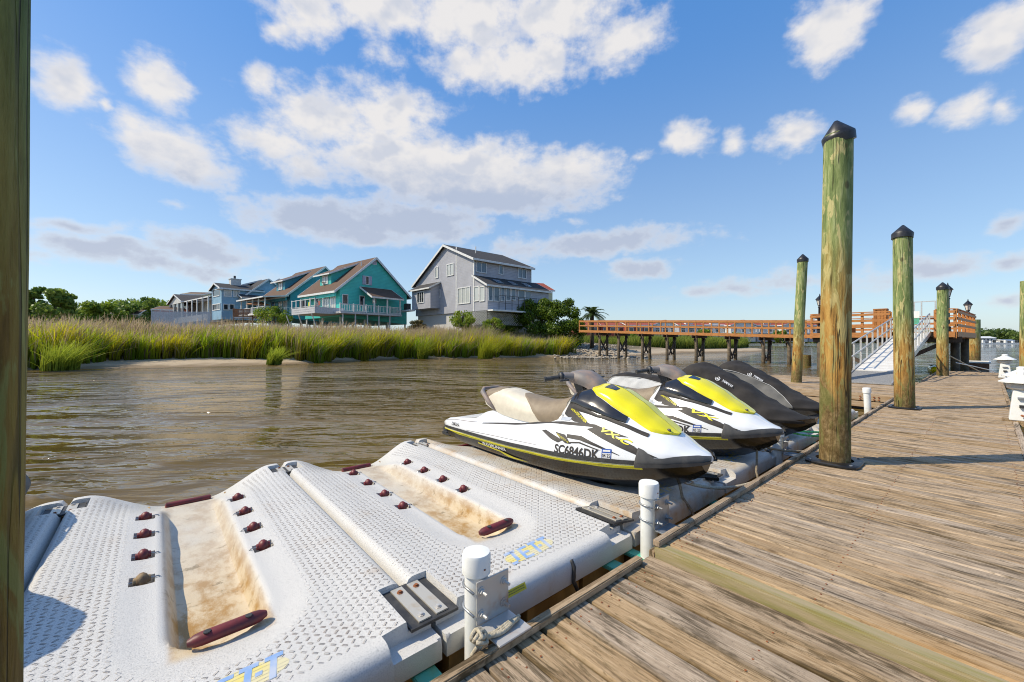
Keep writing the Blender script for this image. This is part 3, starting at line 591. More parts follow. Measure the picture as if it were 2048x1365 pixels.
# palm
p = pix(1184, 640, 60); t = thing('palm_tree', 'single palm with drooping fronds by the shore end of the orange pier', 'palm', (p.x, p.y, 1.0))
mb = MB(); top = 640; ht = pix(1184, 629, 60).z-1.0
mb.tube([(0,0,-.5),(0,0,ht*.5),(0,0,ht)], [.33,.28,.30], 9).build('trunk', M['bark'], t, True)
for k in range(34):
    a = k*2.399; elv = random.uniform(-.25, 1.25); Lg = random.uniform(2.2, 2.9); fr_ = []; mb = MB()
    pts_ = []
    for i in range(7):
        s_ = i/6; rr = Lg*s_*cos(elv)*(1-.08*s_); pts_.append(Vector((cos(a)*rr, sin(a)*rr, ht+Lg*s_*sin(elv)-1.15*s_*s_*Lg*.42)))
    for i in range(6):
        p_, q_ = pts_[i], pts_[i+1]; dv = (q_-p_).normalized(); sd_ = dv.cross(Vector((0,0,1))).normalized(); upv = sd_.cross(dv)
        for j in range(4):
            o_ = p_.lerp(q_, j/4); wl = .62*(1-.55*(i/6))*(.45 if i == 0 else 1)
            for sg in (-1, 1): mb.add([o_, o_+dv*.10, o_+sd_*sg*wl+dv*.38-upv*.12], [(0,1,2)])
    mb.tube(pts_, [.035]*3+[.02]*3+[.008], 4)
    me = mb.mesh('frond', M['leaf']); cc = me.color_attributes.new('tint', 'FLOAT_COLOR', 'POINT'); v_ = random.uniform(.6, 1.3)
    cc.data.foreach_set('color', np.tile([.085*v_, .13*v_, .03*v_, 1], len(me.vertices)).astype(np.float32)); link('frond', me, t)
# ------------------------------------------------------------------ floating dock
def plank_mesh(wd, L, th, k):
    h = wd/2; c = .006+.002*k; b = .0035*((k % 3)-1)
    prof = [(-h,-th),(h,-th),(h,-c),(h-c,b*.3),(h*.4,b),(-h*.4,b),(-h+c,b*.3),(-h,-c)]
    m = MB(); n = len(prof); ny = 4
    vs = [(x, (j/(ny-1)-.5)*L + (.004*sin(k*3+x*30) if j in (0, ny-1) else 0), z) for j in range(ny) for x, z in prof]
    fs = [(j*n+i, j*n+(i+1) % n, (j+1)*n+(i+1) % n, (j+1)*n+i) for j in range(ny-1) for i in range(n)] + [tuple(range(n-1, -1, -1)), tuple(range((ny-1)*n, ny*n))]
    return m.add(vs, fs).mesh('plank', M['dock'])
def deck(name, label, x0, x1, y0, y1, z, pitch, th=.04, along='y', skip=None):
    t = thing(name, label, 'dock', (x0, (y0+y1)/2, z)); L = y1-y0; ms = [plank_mesh(pitch-.010, L, th, k) for k in range(5)]
    n = int(round((x1-x0)/pitch))
    for i in range(n):
        o = link('plank', random.choice(ms), t, ((i+.5)*pitch, random.uniform(-.004, .004), random.uniform(-.003, .003)))
        if random.random() < .5: o.rotation_euler.z = pi
    return t
def nails(t, x0, x1, pitch, ys, xmax):
    mb = MB()
    for i in range(int((xmax-x0)/pitch)):
        for y in ys:
            for dx in (-.25, .25): mb.lathe([(.006,0),(.006,.002)], ((i+.5+dx)*pitch+random.uniform(-.006, .006), y+random.uniform(-.01, .01), .0), 6)
    tag(mb.build('nail_heads', M['rust'], t), kind='stuff')
def long_boards(t, name, segs, size, mat, z, y):
    for a, b in segs: 
        m = MB(); m.box((0,0,0), (b-a-.006, size[0], size[1])); o = m.build(name, mat, t, bevel=.006); o.location = ((a+b)/2, y, z)
DY0, DY1 = -.30, 1.60; ZN = -.07
# the edge boards' grain runs along X: own material orientation
def turned(src, name):
    m = src.copy(); m.name = name; nt = m.node_tree
    tc = next(n for n in nt.nodes if n.type == 'TEX_COORD'); mp = nt.nodes.new('ShaderNodeMapping'); mp.inputs['Rotation'].default_value = (0, 0, pi/2)
    for l in list(tc.outputs['Object'].links): to = l.to_socket; nt.links.new(mp.outputs[0], to)
    nt.links.new(tc.outputs['Object'], mp.inputs[0]); return m
M['dock_x'] = turned(M['dock'], 'weathered_edge_board')
M['beam_green'] = pm('algae_stained_beam', (.34,.27,.155), (.25,.215,.075), 6, .8, stretch=(4,.35,4), bump=.3)
near = deck('floating_dock', 'near weathered plank section of the floating dock at the bottom right', -1.9, 2.755, DY0, DY1+.02, ZN, .194)
nails(near, 0, 4.5, .194, (.86, .80, .1), 4.5)
long_boards(near, 'edge_board', [(0,2.55),(2.55,4.50)], (.055,.045), M['dock_x'], .022, .955)
long_boards(near, 'side_beam', [(0,4.54)], (.05,.22), M['dock_x'], -.153, .99)
m = MB(); m.bb(0,4.54,-.9,.88,-.42,-.12); m.build('float_tank', M['trim_black'], near)
far = deck('floating_dock', 'long weathered plank walkway running away to the gangway', 2.86, 30.2, DY0, DY1, 0, .155)
nails(far, 0, 27, .155, (.86, .80, .0, -.86), 9)
far_segs = [(-.1,3.2),(3.2,6.5),(6.5,9.7),(9.7,12.3),(18.6,22.8),(22.8,27.3)]
for a_, b_ in far_segs:
    long_boards(far, 'edge_board', [(a_, b_)], (.055,.045), M['dock_x'], .022, .935)
long_boards(far, 'edge_board', [(-.1,5),(5,10),(10,15),(15,20),(20,27.3)], (.07,.05), M['dock_x'], -.02, -.99)
long_boards(far, 'side_beam', [(-.1,12.2),(18.6,27.3)], (.05,.24), M['dock_x'], -.165, .97)
m = MB(); m.box((0,0,0), (.10,1.90,.13)); o = m.build('end_beam', M['beam_green'], far, bevel=.012); o.location = (-.052, 0, -.066)
m = MB(); m.bb(0,27.3,-.92,.9,-.44,-.05); m.build('float_tank', M['trim_black'], far)
# cross float that carries the gangway foot
cross = thing('cross_float', 'side float of weathered planks under the gangway foot', 'dock', (15.2, 1.62, 0)); L = 4.6
ms = [plank_mesh(.147, L, .04, k) for k in range(5)]
for i in range(24):
    o = link('plank', random.choice(ms), cross, (.0+(i+.5)*.155*1.55, L/2+.0, random.uniform(-.003,.003))); o.scale = (1.55,1,1)
for z, hh in ((-.10,.17),(-.285,.16)):
    m = MB(); m.box((0,0,0), (.05,L,hh)); o = m.build('fascia_board', M['rust_fascia'], cross, bevel=.008); o.location = (-.03, L/2, z)
m = MB(); m.bb(.1,5.6,.05,L-.05,-.44,-.05); m.build('float_tank', M['trim_black'], cross)
m = MB()
for y in (.35,.45,.62,.75,2.7,2.8): 
    for z in (-.07,-.13): m.lathe([(.022,0),(.022,.02)], (0,0,0), 6)
    m.v[-24:] = [(-.055-abs(c[2]), y+c[0], -.07+c[1]+(.0 if i < 12 else -.07)) for i, c in enumerate(m.v[-24:])]
m.build('bolt_heads', M['rust'], cross)

# ------------------------------------------------------------------ piles
def pile(loc, r, zt, label, lean=(0, 0), capped=True, plate=False, zb=-2.5, sk=0, zoff=.8, name='dock_pile', mat='pile'):
    t = thing(name, label, 'pile', (loc[0], loc[1], 0), 0, 'wooden dock piles')
    if capped: zt -= .95*r
    mb = MB(); n = 28; rings = 40; vs = []
    for i in range(rings+1):
        f = i/rings; z = zb+(zt-zb)*f; rr = r*(1.05-.10*f)
        cx = lean[0]*(z)/max(zt, 1); cy = lean[1]*z/max(zt, 1)
        vs += [(cx+rr*(1+.018*sin(3*a+z*1.3+loc[0])+.012*sin(7*a+z*4+loc[0]*3)+random.uniform(-.006, .006))*cos(a), cy+rr*(1+.018*sin(3*a+z*1.3+loc[0])+random.uniform(-.006, .006))*sin(a), z) for a in [2*pi*k/n for k in range(n)]]
    mb.add(vs, [(i*n+k, i*n+(k+1) % n, (i+1)*n+(k+1) % n, (i+1)*n+k) for i in range(rings) for k in range(n)] + [tuple(range(rings*n, rings*n+n))])
    o = mb.build('shaft', M[mat], t, 60)
    # stain heights follow the tide: shift the mesh so object z=0 sits at the shaft's low point
    for v in o.data.vertices: v.co.z += zoff
    o.location.z = -zoff
    if capped:
        m = MB(); m.lathe([(r*1.06,-.10*r/.15),(r*1.09,-.02),(r*1.07,.0),(r*.12,.16*r/.15),(.001,.165*r/.15)], (0,0,0), 24)
        c = m.build('cap', M['cap_black'], t, 35); c.location = (lean[0], lean[1], zt+.01); c.rotation_euler = (sk*.35, sk, 0)
    if plate:
        hx, hy, q = .30, .27, .09; m = MB(); ring = []
        N = 24
        def rr_pt(a):
            ca, sa = cos(a), sin(a); k = 1/max(abs(ca)/hx, abs(sa)/hy); e = (abs(ca/hx)**5+abs(sa/hy)**5)**-.2; return (e*ca, e*sa)
        vs = []
        for j, (sc, z) in enumerate([(1,.003),(1,.02),(.95,.034),(None,.034),(None,-.03)]):
            for k in range(N):
                a = 2*pi*k/N
                vs.append((*((x*sc for x in rr_pt(a)) if sc else (1.22*r*cos(a)-.0, 1.22*r*sin(a))), z))
        m.add(vs, [(j*N+k, j*N+(k+1) % N, (j+1)*N+(k+1) % N, (j+1)*N+k) for j in range(4) for k in range(N)])
        h = m.build('pile_hoop', M['hoop_black'], t, 40); h.location = (.0, .0, .004); m = MB()
        for x, y in ((.23,.2),(-.23,.2),(-.23,-.2),(.23,-.2)): m.lathe([(.016,.0),(.016,.01),(.008,.012)], (x,y,.036), 8)
        m.build('bolt', M['galv'], t)
    return t
pile((6.38,1.245), .157, 4.20, 'thick capped pile rising through the dock beside the second jet ski', (.03,-.03), plate=True, sk=-.26, zoff=.30)
pile((12.7,1.22), .175, 4.07, 'capped pile through the dock just right of the gangway foot, black hoop at its base', (-.02,.03), plate=True, sk=.1)
pile((25.9,1.28), .19, 4.02, 'capped pile at the far end of the walkway below a street lamp', (0,.0))
pile((17.6,4.55), .165, 4.62, 'slender capped pile behind the covered jet skis, left of the thick one', (.16,-.16))
pile((20.1,-.80), .16, 3.33, 'uncapped green pile cut off by the right edge of the photo', capped=False)
pile((-.362,1.262), .15, 5.2, 'dark green pile cut off by the left edge, nearest the camera', (.05,.0), capped=False, zb=-1.5, zoff=.65, mat='pile_shade')
pile((46.5,.7), .38, 3.1, 'far weathered pile with a lamp bracket beyond the pier deck', capped=False)
pile(tuple(pix(1610,732,32.5)[:2]), .42, WL+.85, 'short dark rotten pile stub standing in the water', capped=False)

# ------------------------------------------------------------------ drive-on ports (floating cradles for the jet skis)
PX = [-1.55, .28, 2.12, 3.97, 5.83, 7.69, 9.53, 11.36]; PY = 1.95; HW = .905; LEN = 3.93
def sst(a, b, x):
    t = np.clip((x-a)/(b-a), 0, 1); return t*t*(3-2*t)
ROLL_Y = (1.68, 2.09, 2.52, 2.96)
def port_height(X, Y):
    ax = np.abs(X)
    z = np.full_like(X, -.05) + .02*sst(.5, .8, ax)
    # far end: the middle falls away so a ski can be driven up
    entry = sst(2.9, 3.93, Y)*(1-sst(.16, .80, ax)); z -= .24*entry
    # smooth shoulder round the trough
    ty = np.clip(Y, .95, 9); rad = np.hypot(X/1.0, np.minimum(Y-.95, 0)/1.15)
    z -= .025*(1-sst(.30, .50, rad))*(1-sst(3.2, 3.9, Y))
    # trough: flat floor, steep rounded walls, rounded near end
    hw_ = .215 + .0*Y
    floor = -.225 + .05*sst(1.0, .72, Y) - .006*np.cos(Y*2*pi/.48)*sst(.25, .1, ax)
    wall = sst(hw_-.05, hw_+.03, np.hypot(X, np.minimum(Y-.92, 0)*.95)); wall = np.maximum(wall, 0)
    z = np.minimum(z, floor*(1-wall)+z*wall)
    # rounded outer edges
    e = np.minimum.reduce([HW-ax, LEN-Y]); z -= .06*(1-np.sqrt(np.clip(1-(1-np.clip(e/.06, 0, 1))**2, 0, 1)))
    e2 = Y; z -= .085*(1-np.sqrt(np.clip(1-(1-np.clip(e2/.075, 0, 1))**2, 0, 1)))
    # recess ledges at the near corners for the couplers, and at the far corners
    led = (ax > .62) & (Y < .12); z = np.where(led, np.minimum(z, -.125), z)
    led = (ax > .76) & (Y > .12) & (Y < .50); z = np.where(led, np.minimum(z, -.085), z)
    led = (ax > .76) & (Y > 3.50) & (Y < 3.80); z = np.where(led, np.minimum(z, -.085), z)
    # roller pockets
    for ry in ROLL_Y:
        pk = (np.abs(ax-.345) < .062) & (np.abs(Y-ry) < .062); z = np.where(pk, z-.10, z)
    return z
def port_mesh(mat):
    xs = np.unique(np.round(np.concatenate([np.linspace(-HW, HW, 73), np.array([.625,.615,.765,.755,.28,.286,.404,.41]), -np.array([.625,.615,.765,.755,.28,.286,.404,.41])]), 4))
    ye = [0, .006, .015, .03, .05, .075, .1, .117, .123, .497, .503, 3.497, 3.503, 3.797, 3.803, 3.87, 3.89, 3.905, 3.92, 3.93]
    for r_ in ROLL_Y: ye += [r_-.065, r_-.059, r_+.059, r_+.065]
    ys = np.unique(np.round(np.concatenate([np.linspace(.14, 3.85, 118), np.array(ye)]), 4))
    X, Y = np.meshgrid(xs, ys); Z = port_height(X, Y)
    V = np.stack([X, Y, Z], -1).reshape(-1, 3); nx, ny = len(xs), len(ys)
    F = [(j*nx+i, j*nx+i+1, (j+1)*nx+i+1, (j+1)*nx+i) for j in range(ny-1) for i in range(nx-1)]
    ax = np.abs(X); rad = np.hypot(X, np.minimum(Y-.95, 0)/1.15)
    tread = sst(.44, .50, np.maximum(rad, 0))*(1-sst(.85, .87, ax))*sst(.12, .16, Y)*(1-sst(3.72, 3.78, Y))
    tread *= 1-((ax > .74) & ((Y < .53) | ((Y > 3.47) & (Y < 3.83)))); 
    dirt = (1-sst(.20, .26, ax))*sst(.6, .7, Y)*(.55+.45*sst(2.6, 1.2, Y)); dirt = np.maximum(dirt, 0)
    col = np.stack([tread, dirt, 0*X], -1).reshape(-1, 3)
    # skirt: boundary loop dropped down
    loop = [i for i in range(nx)] + [j*nx+nx-1 for j in range(1, ny)] + [(ny-1)*nx+i for i in range(nx-2, -1, -1)] + [j*nx for j in range(ny-2, 0, -1)]
    b = len(V); sk = V[loop].copy(); sk2 = V[loop].copy(); sk2[:, 2] = np.minimum(-.24, sk2[:, 2]-.06); 
    inn = sk2.copy(); inn[:, 0] *= .95; inn[:, 1] = 1.96+(inn[:, 1]-1.96)*.97; bot = inn.copy(); bot[:, 2] = -.40
    V = np.concatenate([V, sk2, inn]); k = len(loop); col = np.concatenate([col, np.zeros((2*k, 3))])
    for i in range(k):
        i2 = (i+1) % k; F.append((loop[i2], loop[i], b+i, b+i2)); F.append((b+i2, b+i, b+k+i, b+k+i2))
    me = np_mesh('deck_shell', V, np.array(F), mat, col, smooth=True); me.set_sharp_from_angle(angle=R(42)); return me
SHELL = {k: port_mesh(M[k]) for k in ('port', 'port_warm', 'port_grey')}
m = MB()
for a_, b_ in ((-.86,-.32),(.32,.86)):
    for y0, y1 in ((.05,.9),(1.1,2.3),(2.5,3.8)): m.bb(a_, b_, y0, y1, -.62, -.236)
m.bb(-.26,.26,.04,.60,-.62,-.28)
PONT = m.mesh('pontoon', M['pontoon'])
m = MB(); m.lathe([(.004,-.046),(.020,-.044),(.022,-.03),(.030,-.026),(.042,-.008),(.042,.008),(.030,.026),(.022,.03),(.020,.044),(.004,.046)], (0,0,0), 14)
m.v = [(z, x, y) for x, y, z in m.v]; ROLLER = m.mesh('roller', M['maroon'], 50)
m = MB(); m.tube([(-.10,0,0),(.085,0,0)], .004, 5); m.tube([(.085,0,0),(.095,.0,-.01),(.10,-.012,-.06),(.085,-.03,-.10)], .004, 5); AXLE = m.mesh('axle_wire', M['galv'])
def bumper_mesh():
    m = MB(); pts = []
    for i in range(13):
        f = i/12*2-1; pts.append((f*.175, .02*f*f-.0, .005-.012*f*f))
    m.tube(pts, [.02,.034]+[.038]*9+[.034,.02], 12); m.v = [(x, y, z*.85+.0) for x, y, z in m.v]; return m.mesh('bumper', M['maroon'], 60)
BUMP = bumper_mesh()
m = MB()
for s in (-.6, .55): m.lathe([(.017,.030),(.017,.036),(.012,.0365)], (s*.16,-.004,0), 12)
HOLES = m.mesh('bolt_recess', M['rubber'])
m = MB(); m.tube([(-.20,0,0),(-.19,0,0),(.19,0,0),(.20,0,0)], [.015,.034,.034,.015], 12); BAR = m.mesh('entry_roller', M['maroon'], 50)
# printed oval emblem on the near end of each port (flat print), built once and shared
def emblem(name):
    out = []
    m = MB(); n = 28
    # yellow streaked oval, cut into thin bands so white plastic shows between
    bands = [(-1,-.86),(-.80,-.58),(-.54,-.30),(-.27,-.02),(0,.34),(.36,.62),(.64,.86),(.89,1)]
    for a, b in bands:
        row = []
        for v in (a, b):
            w_ = .235*math.sqrt(max(0, 1-v*v)); row.append((w_, v*.085))
        (w0, y0), (w1, y1) = row; sh = .05
        m.add([(-w0+sh*y0, y0, 0), (w0+sh*y0, y0, 0), (w1+sh*y1, y1, 0), (-w1+sh*y1, y1, 0)], [(0,1,2,3)])
    out.append(m.mesh('emblem_oval', M['emb_y']))
    m = MB()                                     # blocky J E T - T letters
    def blk(x0, x1, y0, y1): m.add([(x0+y0*.25,y0,.0),(x1+y0*.25,y0,.0),(x1+y1*.25,y1,.0),(x0+y1*.25,y1,.0)], [(0,1,2,3)])
    for x in (-.19,): blk(x+.03,x+.06,-.05,.075); blk(x-.02,x+.075,.055,.085); blk(x-.02,x+.03,-.075,-.045)
    blk(-.09,-.06,-.07,.075); blk(-.06,-.0,.05,.078); blk(-.06,-.01,-.012,.014); blk(-.06,0,-.075,-.047)
    blk(.02,.10,.055,.085); blk(.045,.075,-.075,.055); blk(.09,.12,-.015,.012); blk(.125,.205,.055,.085); blk(.15,.18,-.075,.055)
    out.append(m.mesh('emblem_lettering', M['emb_b']))
    return out
M['emb_y'] = pm('faded_yellow_print', (.72,.58,.10), (.66,.60,.38), 8, .5, lo=.3, hi=.6); M['emb_b'] = pm('faded_blue_print', (.22,.36,.62), (.45,.50,.60), 9, .5, lo=.4, hi=.7)
EMB = emblem('e')
plab = {0:'leftmost empty-looking float cradle half hidden by the left pile', 1:'empty white float cradle at lower left with brown stained trough', 2:'second empty white float cradle with cream trough and yellow sticker',
        3:'rust tinged float cradle carrying the first yellow and white jet ski', 4:'dirty float cradle under the second yellow and white jet ski', 5:'float cradle under the covered jet ski with grey sides',
        6:'float cradle under the farthest covered jet ski', 7:'farthest pale float cradle, empty, behind the thick pile'}
for i, x in enumerate(PX):
    t = thing('jet_ski_float', plab[i], 'floating cradle', (x, PY, 0), 0, 'drive-on floats along the dock')
    link('deck_shell', SHELL['port' if i in (1, 2, 0) else 'port_warm' if i == 3 else 'port_grey'], t); link('pontoon', PONT, t)
    for sx in (-1, 1):
        for ry in ROLL_Y:
            o = link('roller', ROLLER, t, (sx*.345, ry, -.066)); o.scale = (.98, 1.08, 1.08); 
            a = link('axle_wire', AXLE, o, (0, 0, 0)); 
            if sx > 0: a.rotation_euler.z = pi
            if i == 1 and sx < 0 and ry == ROLL_Y[0]:
                o.data = ROLLER.copy(); o.data.materials[0] = M['old_roller']; o['label'] = 'worn tan roller with its skin peeling'
    b = link('bumper', BUMP, t, (.02, .70, -.035)); b.rotation_euler.z = .03; link('bolt_recess', HOLES, b)
    link('entry_roller', BAR, t, (0, 3.80, -.265))
    ez = .005-.05+.002
    for me_ in EMB:
        o = link(me_.name, me_, t, (-.02, .27, -.049 + (.0 if 'oval' in me_.name else .0012))); o.rotation_euler.z = .02; o.scale = (1.0, 1.0, 1)
# small yellow warning sticker with black print lines, and a cord round the front of the second float
t2 = [o for o in bpy.data.objects if o.get('label') == plab[2]][0]
m = MB(); m.add([(-.10,-.02,0),(.10,-.02,0),(.10,.02,0),(-.10,.02,0)], [(0,1,2,3)]); s = m.build('warning_sticker', pm('sticker_yellow', (.75,.58,.02), None, 5, .4), t2); s.location = (-.40, .013, -.085); s.rotation_euler = (R(62), 0, 0)
m = MB()
for k in range(9):
    for yy in (.007, -.006): m.add([(-.09+k*.02,yy-.002,.0015),(-.09+k*.02+.015,yy-.002,.0015),(-.09+k*.02+.015,yy+.003,.0015),(-.09+k*.02,yy+.003,.0015)], [(0,1,2,3)])
m.build('sticker_print', M['graph'], s)
# couplers across the seams between neighbouring floats
m = MB(); m.box((0,0,0), (.30,.42,.016)); PAD = m.mesh('rubber_pad', M['rubber'])
m = MB(); m.box((0,0,0), (.075,.37,.008)); STRAP = m.mesh('strap', M['strap'])
m = MB(); m.lathe([(.019,0),(.019,.004),(.011,.0041),(.011,.012),(.006,.013)], (0,0,0), 8); BOLT = m.mesh('bolt', M['galv_rust'], 40); m = MB(); m.lathe([(.019,0),(.019,.004),(.011,.0041),(.011,.012)], (0,0,0), 8); RBOLT = m.mesh('bolt', M['rust'], 40)
clab = ['near coupler half hidden at the left pile', 'near coupler with two rusty bolted straps between the empty floats', 'bent near coupler beside the second white post', 'black near coupler between the two yellow jet skis',
        'near coupler hidden behind the thick pile post', 'near coupler between the covered jet skis', 'near coupler by the farthest post']
for i in range(len(PX)-1):
    sx = (PX[i]+PX[i+1])/2
    for e, y in (('near', PY+.30), ('far', PY+3.65)):
        lab = clab[i] if e == 'near' else clab[i].replace('near coupler', 'small water end coupler')
        t = thing('float_coupler', lab, 'coupler', (sx, y, -.078), 0, 'couplers joining the floats')
        pd = link('rubber_pad', PAD, t, (0,0,.004)); 
        if e == 'far': t.scale = (.9,.62,1)
        for s in (-1, 1):
            st = link('strap', STRAP, t, (s*.055, 0, .017))
            for yy in (-.14, .13): link('bolt', RBOLT if (i+yy*10+s) % 2 > 1 else BOLT, st, (0, yy, .004))
        if i == 2 and e == 'near': t.rotation_euler = (0, .18, .0); t.location.z += .02
# teal coated bars tying the floats to the dock
for i, (x, lab) in enumerate([(1.08,'teal bar at the foot of the nearest white post'),(2.72,'short green bar left of the second white post'),(3.0,'teal bar behind the second white post'),(4.6,'green bar under the first jet ski bow'),(8.6,'green bar beyond the thick pile'),(12.1,'far green bar by the last white post')]):
    m = MB(); m.box((0,0,0), (.13 if i != 2 else .10,.60,.03)); o = m.build('tie_bar', M['teal_bar'], bevel=.006); o.location = (x, 1.85, -.265); tag(o, lab, 'tie bar', 'bars tying the floats to the dock')
# ------------------------------------------------------------------ white posts with brackets
def post(x, y, zt, label, plate=True, rustp=False, lean=0, fl=.2):
    t = thing('mooring_post', label, 'post', (x, y, 0), 0, 'white plastic mooring posts'); t.rotation_euler = (lean*.5, lean, 0)
    m = MB(); m.lathe([(.066,-1.6),(.066,zt-.10)], (0,0,0), 24); m.build('pipe', M['white_pvc'], t, 40)
    m = MB(); m.lathe([(.079,zt-.115),(.080,zt-.02),(.074,zt-.004),(.05,zt),(.001,zt+.001)], (0,0,0), 24); c = m.build('cap', M['white_pvc'], t, 35)
    m = MB()
    for a in (-.6, -1.6): m.lathe([(.006,0),(.006,.006)], (.0795*cos(a), .0795*sin(a), zt-.075), 6)
    m.build('cap_screw', M['rust'], c)
    if plate:
        zc = zt-.235; yb = -.078
        m = MB(); m.bb(-.06,.16,yb-.010,yb,zc-.115,zc+.115); m.build('bracket_plate', M['galv_rust' if rustp else 'galv'], t, bevel=.002)
        m = MB(); m.bb(-.06,.16,yb-fl,yb-.0105,zc-.125,zc-.115); m.build('bracket_flange', M['galv_rust' if rustp else 'galv'], t, bevel=.002)
        for z in (zc+.06, zc-.06):
            m = MB(); pts = [(-.074, yb+.0, z)] + [(.074*cos(a), .074*sin(a), z) for a in np.linspace(pi, 0, 10)] + [(.074, yb, z)]; m.tube(pts, .0065, 6); m.build('u_bolt', M['galv'], t, True)
            for xx in (-.03, .125):
                m = MB(); 
                for r_, a0, a1 in ((.026,.0,.004),(.017,.004,.016),(.008,.016,.048)): m.lathe([(r_,a0),(r_,a1)], (0,0,0), 6 if r_ == .017 else 10)
                m.v = [(xx+q[0], yb-.0105-q[2], z+q[1]) for q in m.v]; m.build('bolt', M['galv_rust' if rustp else 'galv'], t)
    return t
post(1.35, 1.86, .335, 'nearest white post with big galvanised bracket and four rusty bolts', rustp=True, fl=.20)
post(3.03, 1.80, .36, 'second white post beside the bow of the first yellow jet ski', fl=.115)
post(6.68, 1.95, .27, 'white post in shadow under the bow of the second jet ski', fl=.24)
post(12.35, 1.80, .43, 'farthest white post tilting beside the cross float', plate=False, lean=-.06)
m = MB()
for z in (.33,.24): m.lathe([(.069,z-.006),(.069,z+.006)], (12.35,1.80,0), 20)
# ------------------------------------------------------------------ ropes
def catenary(a, b, sag, n=12):
    a, b = Vector(a), Vector(b); return [a.lerp(b, i/n)-Vector((0,0,sag*4*(i/n)*(1-i/n))) for i in range(n+1)]
def rope(pts, r, mat, label, name='rope'):
    m = MB(); P = []
    for i in range(len(pts)-1):
        for k in range(3): P.append(Vector(pts[i]).lerp(Vector(pts[i+1]), k/3))
    P.append(Vector(pts[-1])); m.tube(P, [r*(1+.12*(i % 2)) for i in range(len(P))], 7); return tag(m.build(name, M[mat], None, True), label, 'rope', 'mooring ropes')
# coil laid over the nearest bracket and edge of the dock
m = MB(); zf = .335-.235-.112; y0 = 1.86-.23
for dx in (0, .022, .044): m.tube([(1.22+dx*.6+.26*f, y0+.03+dx*.5-.02*sin(f*3), zf+.014+.006*sin(f*9+dx*50)) for f in np.linspace(0, 1, 10)], .011, 7)
K_ = Vector((1.225, y0+.03, zf+.03))
for ax_, r_, tl_ in ((Vector((1,.3,.2)), .034, .2), (Vector((.2,1,.3)), .030, 1.1), (Vector((.4,-.5,1)), .036, .5), (Vector((-.6,.5,.7)), .026, 2.)):
    ax_.normalize(); e1 = ax_.cross(Vector((.3,.2,1))).normalized(); e2 = ax_.cross(e1)
    m.tube([K_+e1*r_*cos(a+tl_)*1.25+e2*r_*sin(a+tl_)+ax_*.012*sin(2*a) for a in np.linspace(0, 5.6, 16)], .0105, 7)
m.tube([(1.22, y0+.03, zf), (1.20, y0+.06, zf-.06), (1.18, y0+.07, -.2)], .011, 7); m.tube([(1.23, y0+.02, zf), (1.22, y0+.07, zf-.09), (1.21, y0+.08, -.25)], .011, 7)
tag(m.build('rope', M['rope'], None, True), 'cream rope knotted over the bracket of the nearest white post', 'rope', 'mooring ropes')
rope(catenary((3.98,2.02,.10), (5.18,1.62,-.02), .10), .016, 'rope', 'pale frayed rope from the first jet ski bow to the dock edge')
rope([(3.98,2.03,.10),(3.95,1.98,-.05),(4.02,1.92,-.18),(4.05,1.86,-.38)], .014, 'rope_grey', 'brown rope hanging from the first jet ski bow')
for k in range(3): pass
rope(catenary((5.86,1.93,.16), (5.86+.72,1.585,.03), .03), .012, 'rope_grey', 'taut rope from the second jet ski bow to the dock edge')
rope([(5.85,1.94,.15),(5.72,1.90,-.06),(5.58,1.86,-.10),(5.56,1.80,-.30)], .013, 'rope_grey', 'limp brown rope hanging under the second jet ski bow')
rope(catenary((7.69,2.3,.08), (8.35,1.63,.02), .03), .015, 'rope_green', 'bright green line tied between the covered jet ski and the dock')
rope(catenary((7.75,2.28,.07), (8.0,1.64,.01), .05), .015, 'rope_green', 'second slack green line beside the first green one')
rope(catenary((9.5,2.1,.10), (9.9,1.66,-.06), .08), .010, 'rubber', 'black strap under the farthest covered bow')
rope([(2.27,1.97,-.08),(2.27,1.94,-.12),(2.26,1.935,-.22),(2.30,1.93,-.30),(2.29,1.92,-.45)], .014, 'rubber', 'black cord hanging over the front of the second empty float')
m = MB(); m.beam((4.32,2.55,-.02), (4.78,1.98,-.045), .07, .035); m.beam((4.35,2.53,.0), (4.79,2.0,-.02), .02, .02); tag(m.build('black_bar', M['gloss_black'], bevel=.004), 'black bar lying on the float under the first jet ski bow', 'bar')
# ------------------------------------------------------------------ white lighthouse shaped power pedestals along the right edge
def pedestal(x, y, h, label):
    t = thing('power_pedestal', label, 'power pedestal', (x, y, .02), pi/4*0, 'lighthouse shaped power pedestals')
    k = h/.92; m = MB(); m.lathe([(.235*k,0),(.235*k,.03*k),(.165*k,.56*k)], (0,0,0), sq=True); m.build('body', M['white_pvc'], t, bevel=.01)
    m = MB(); m.lathe([(.13*k,.562*k),(.20*k,.60*k),(.20*k,.68*k),(.15*k,.70*k)], (0,0,0), 8); m.build('lamp_gallery', M['lamp_glass'], t)
    m = MB(); m.lathe([(.30*k,.70*k),(.30*k,.72*k),(.10*k,.835*k),(.085*k,.84*k),(.085*k,.90*k),(.05*k,.92*k)], (0,0,0), 4 if False else 8); m.build('roof', M['white_pvc'], t, 30)
    m = MB(); m.box((-.155*k,0,.42*k),(.06,.13*k,.035)); m.build('outlet_cover', M['galv'], t)
    m = MB(); m.box((-.18*k,0,.27*k),(.05,.09*k,.05)); m.build('socket', M['rubber'], t); m = MB(); m.tube([(-.2*k,.02,.11*k),(-.24*k,-.02,.09*k),(-.22*k,-.05,.07*k)], .018, 6); m.build('hose_tap', M['rust'], t)
    m = MB(); m.bb(-.2,.2,-.2,.25,-.10,-.002); m.build('bracket', M['dock_x'], t)
pedestal(25.9, -.46, .95, 'farthest white pedestal at the end of the walkway')
pedestal(14.35, -.50, .92, 'white pedestal behind the nearest one at the right edge')
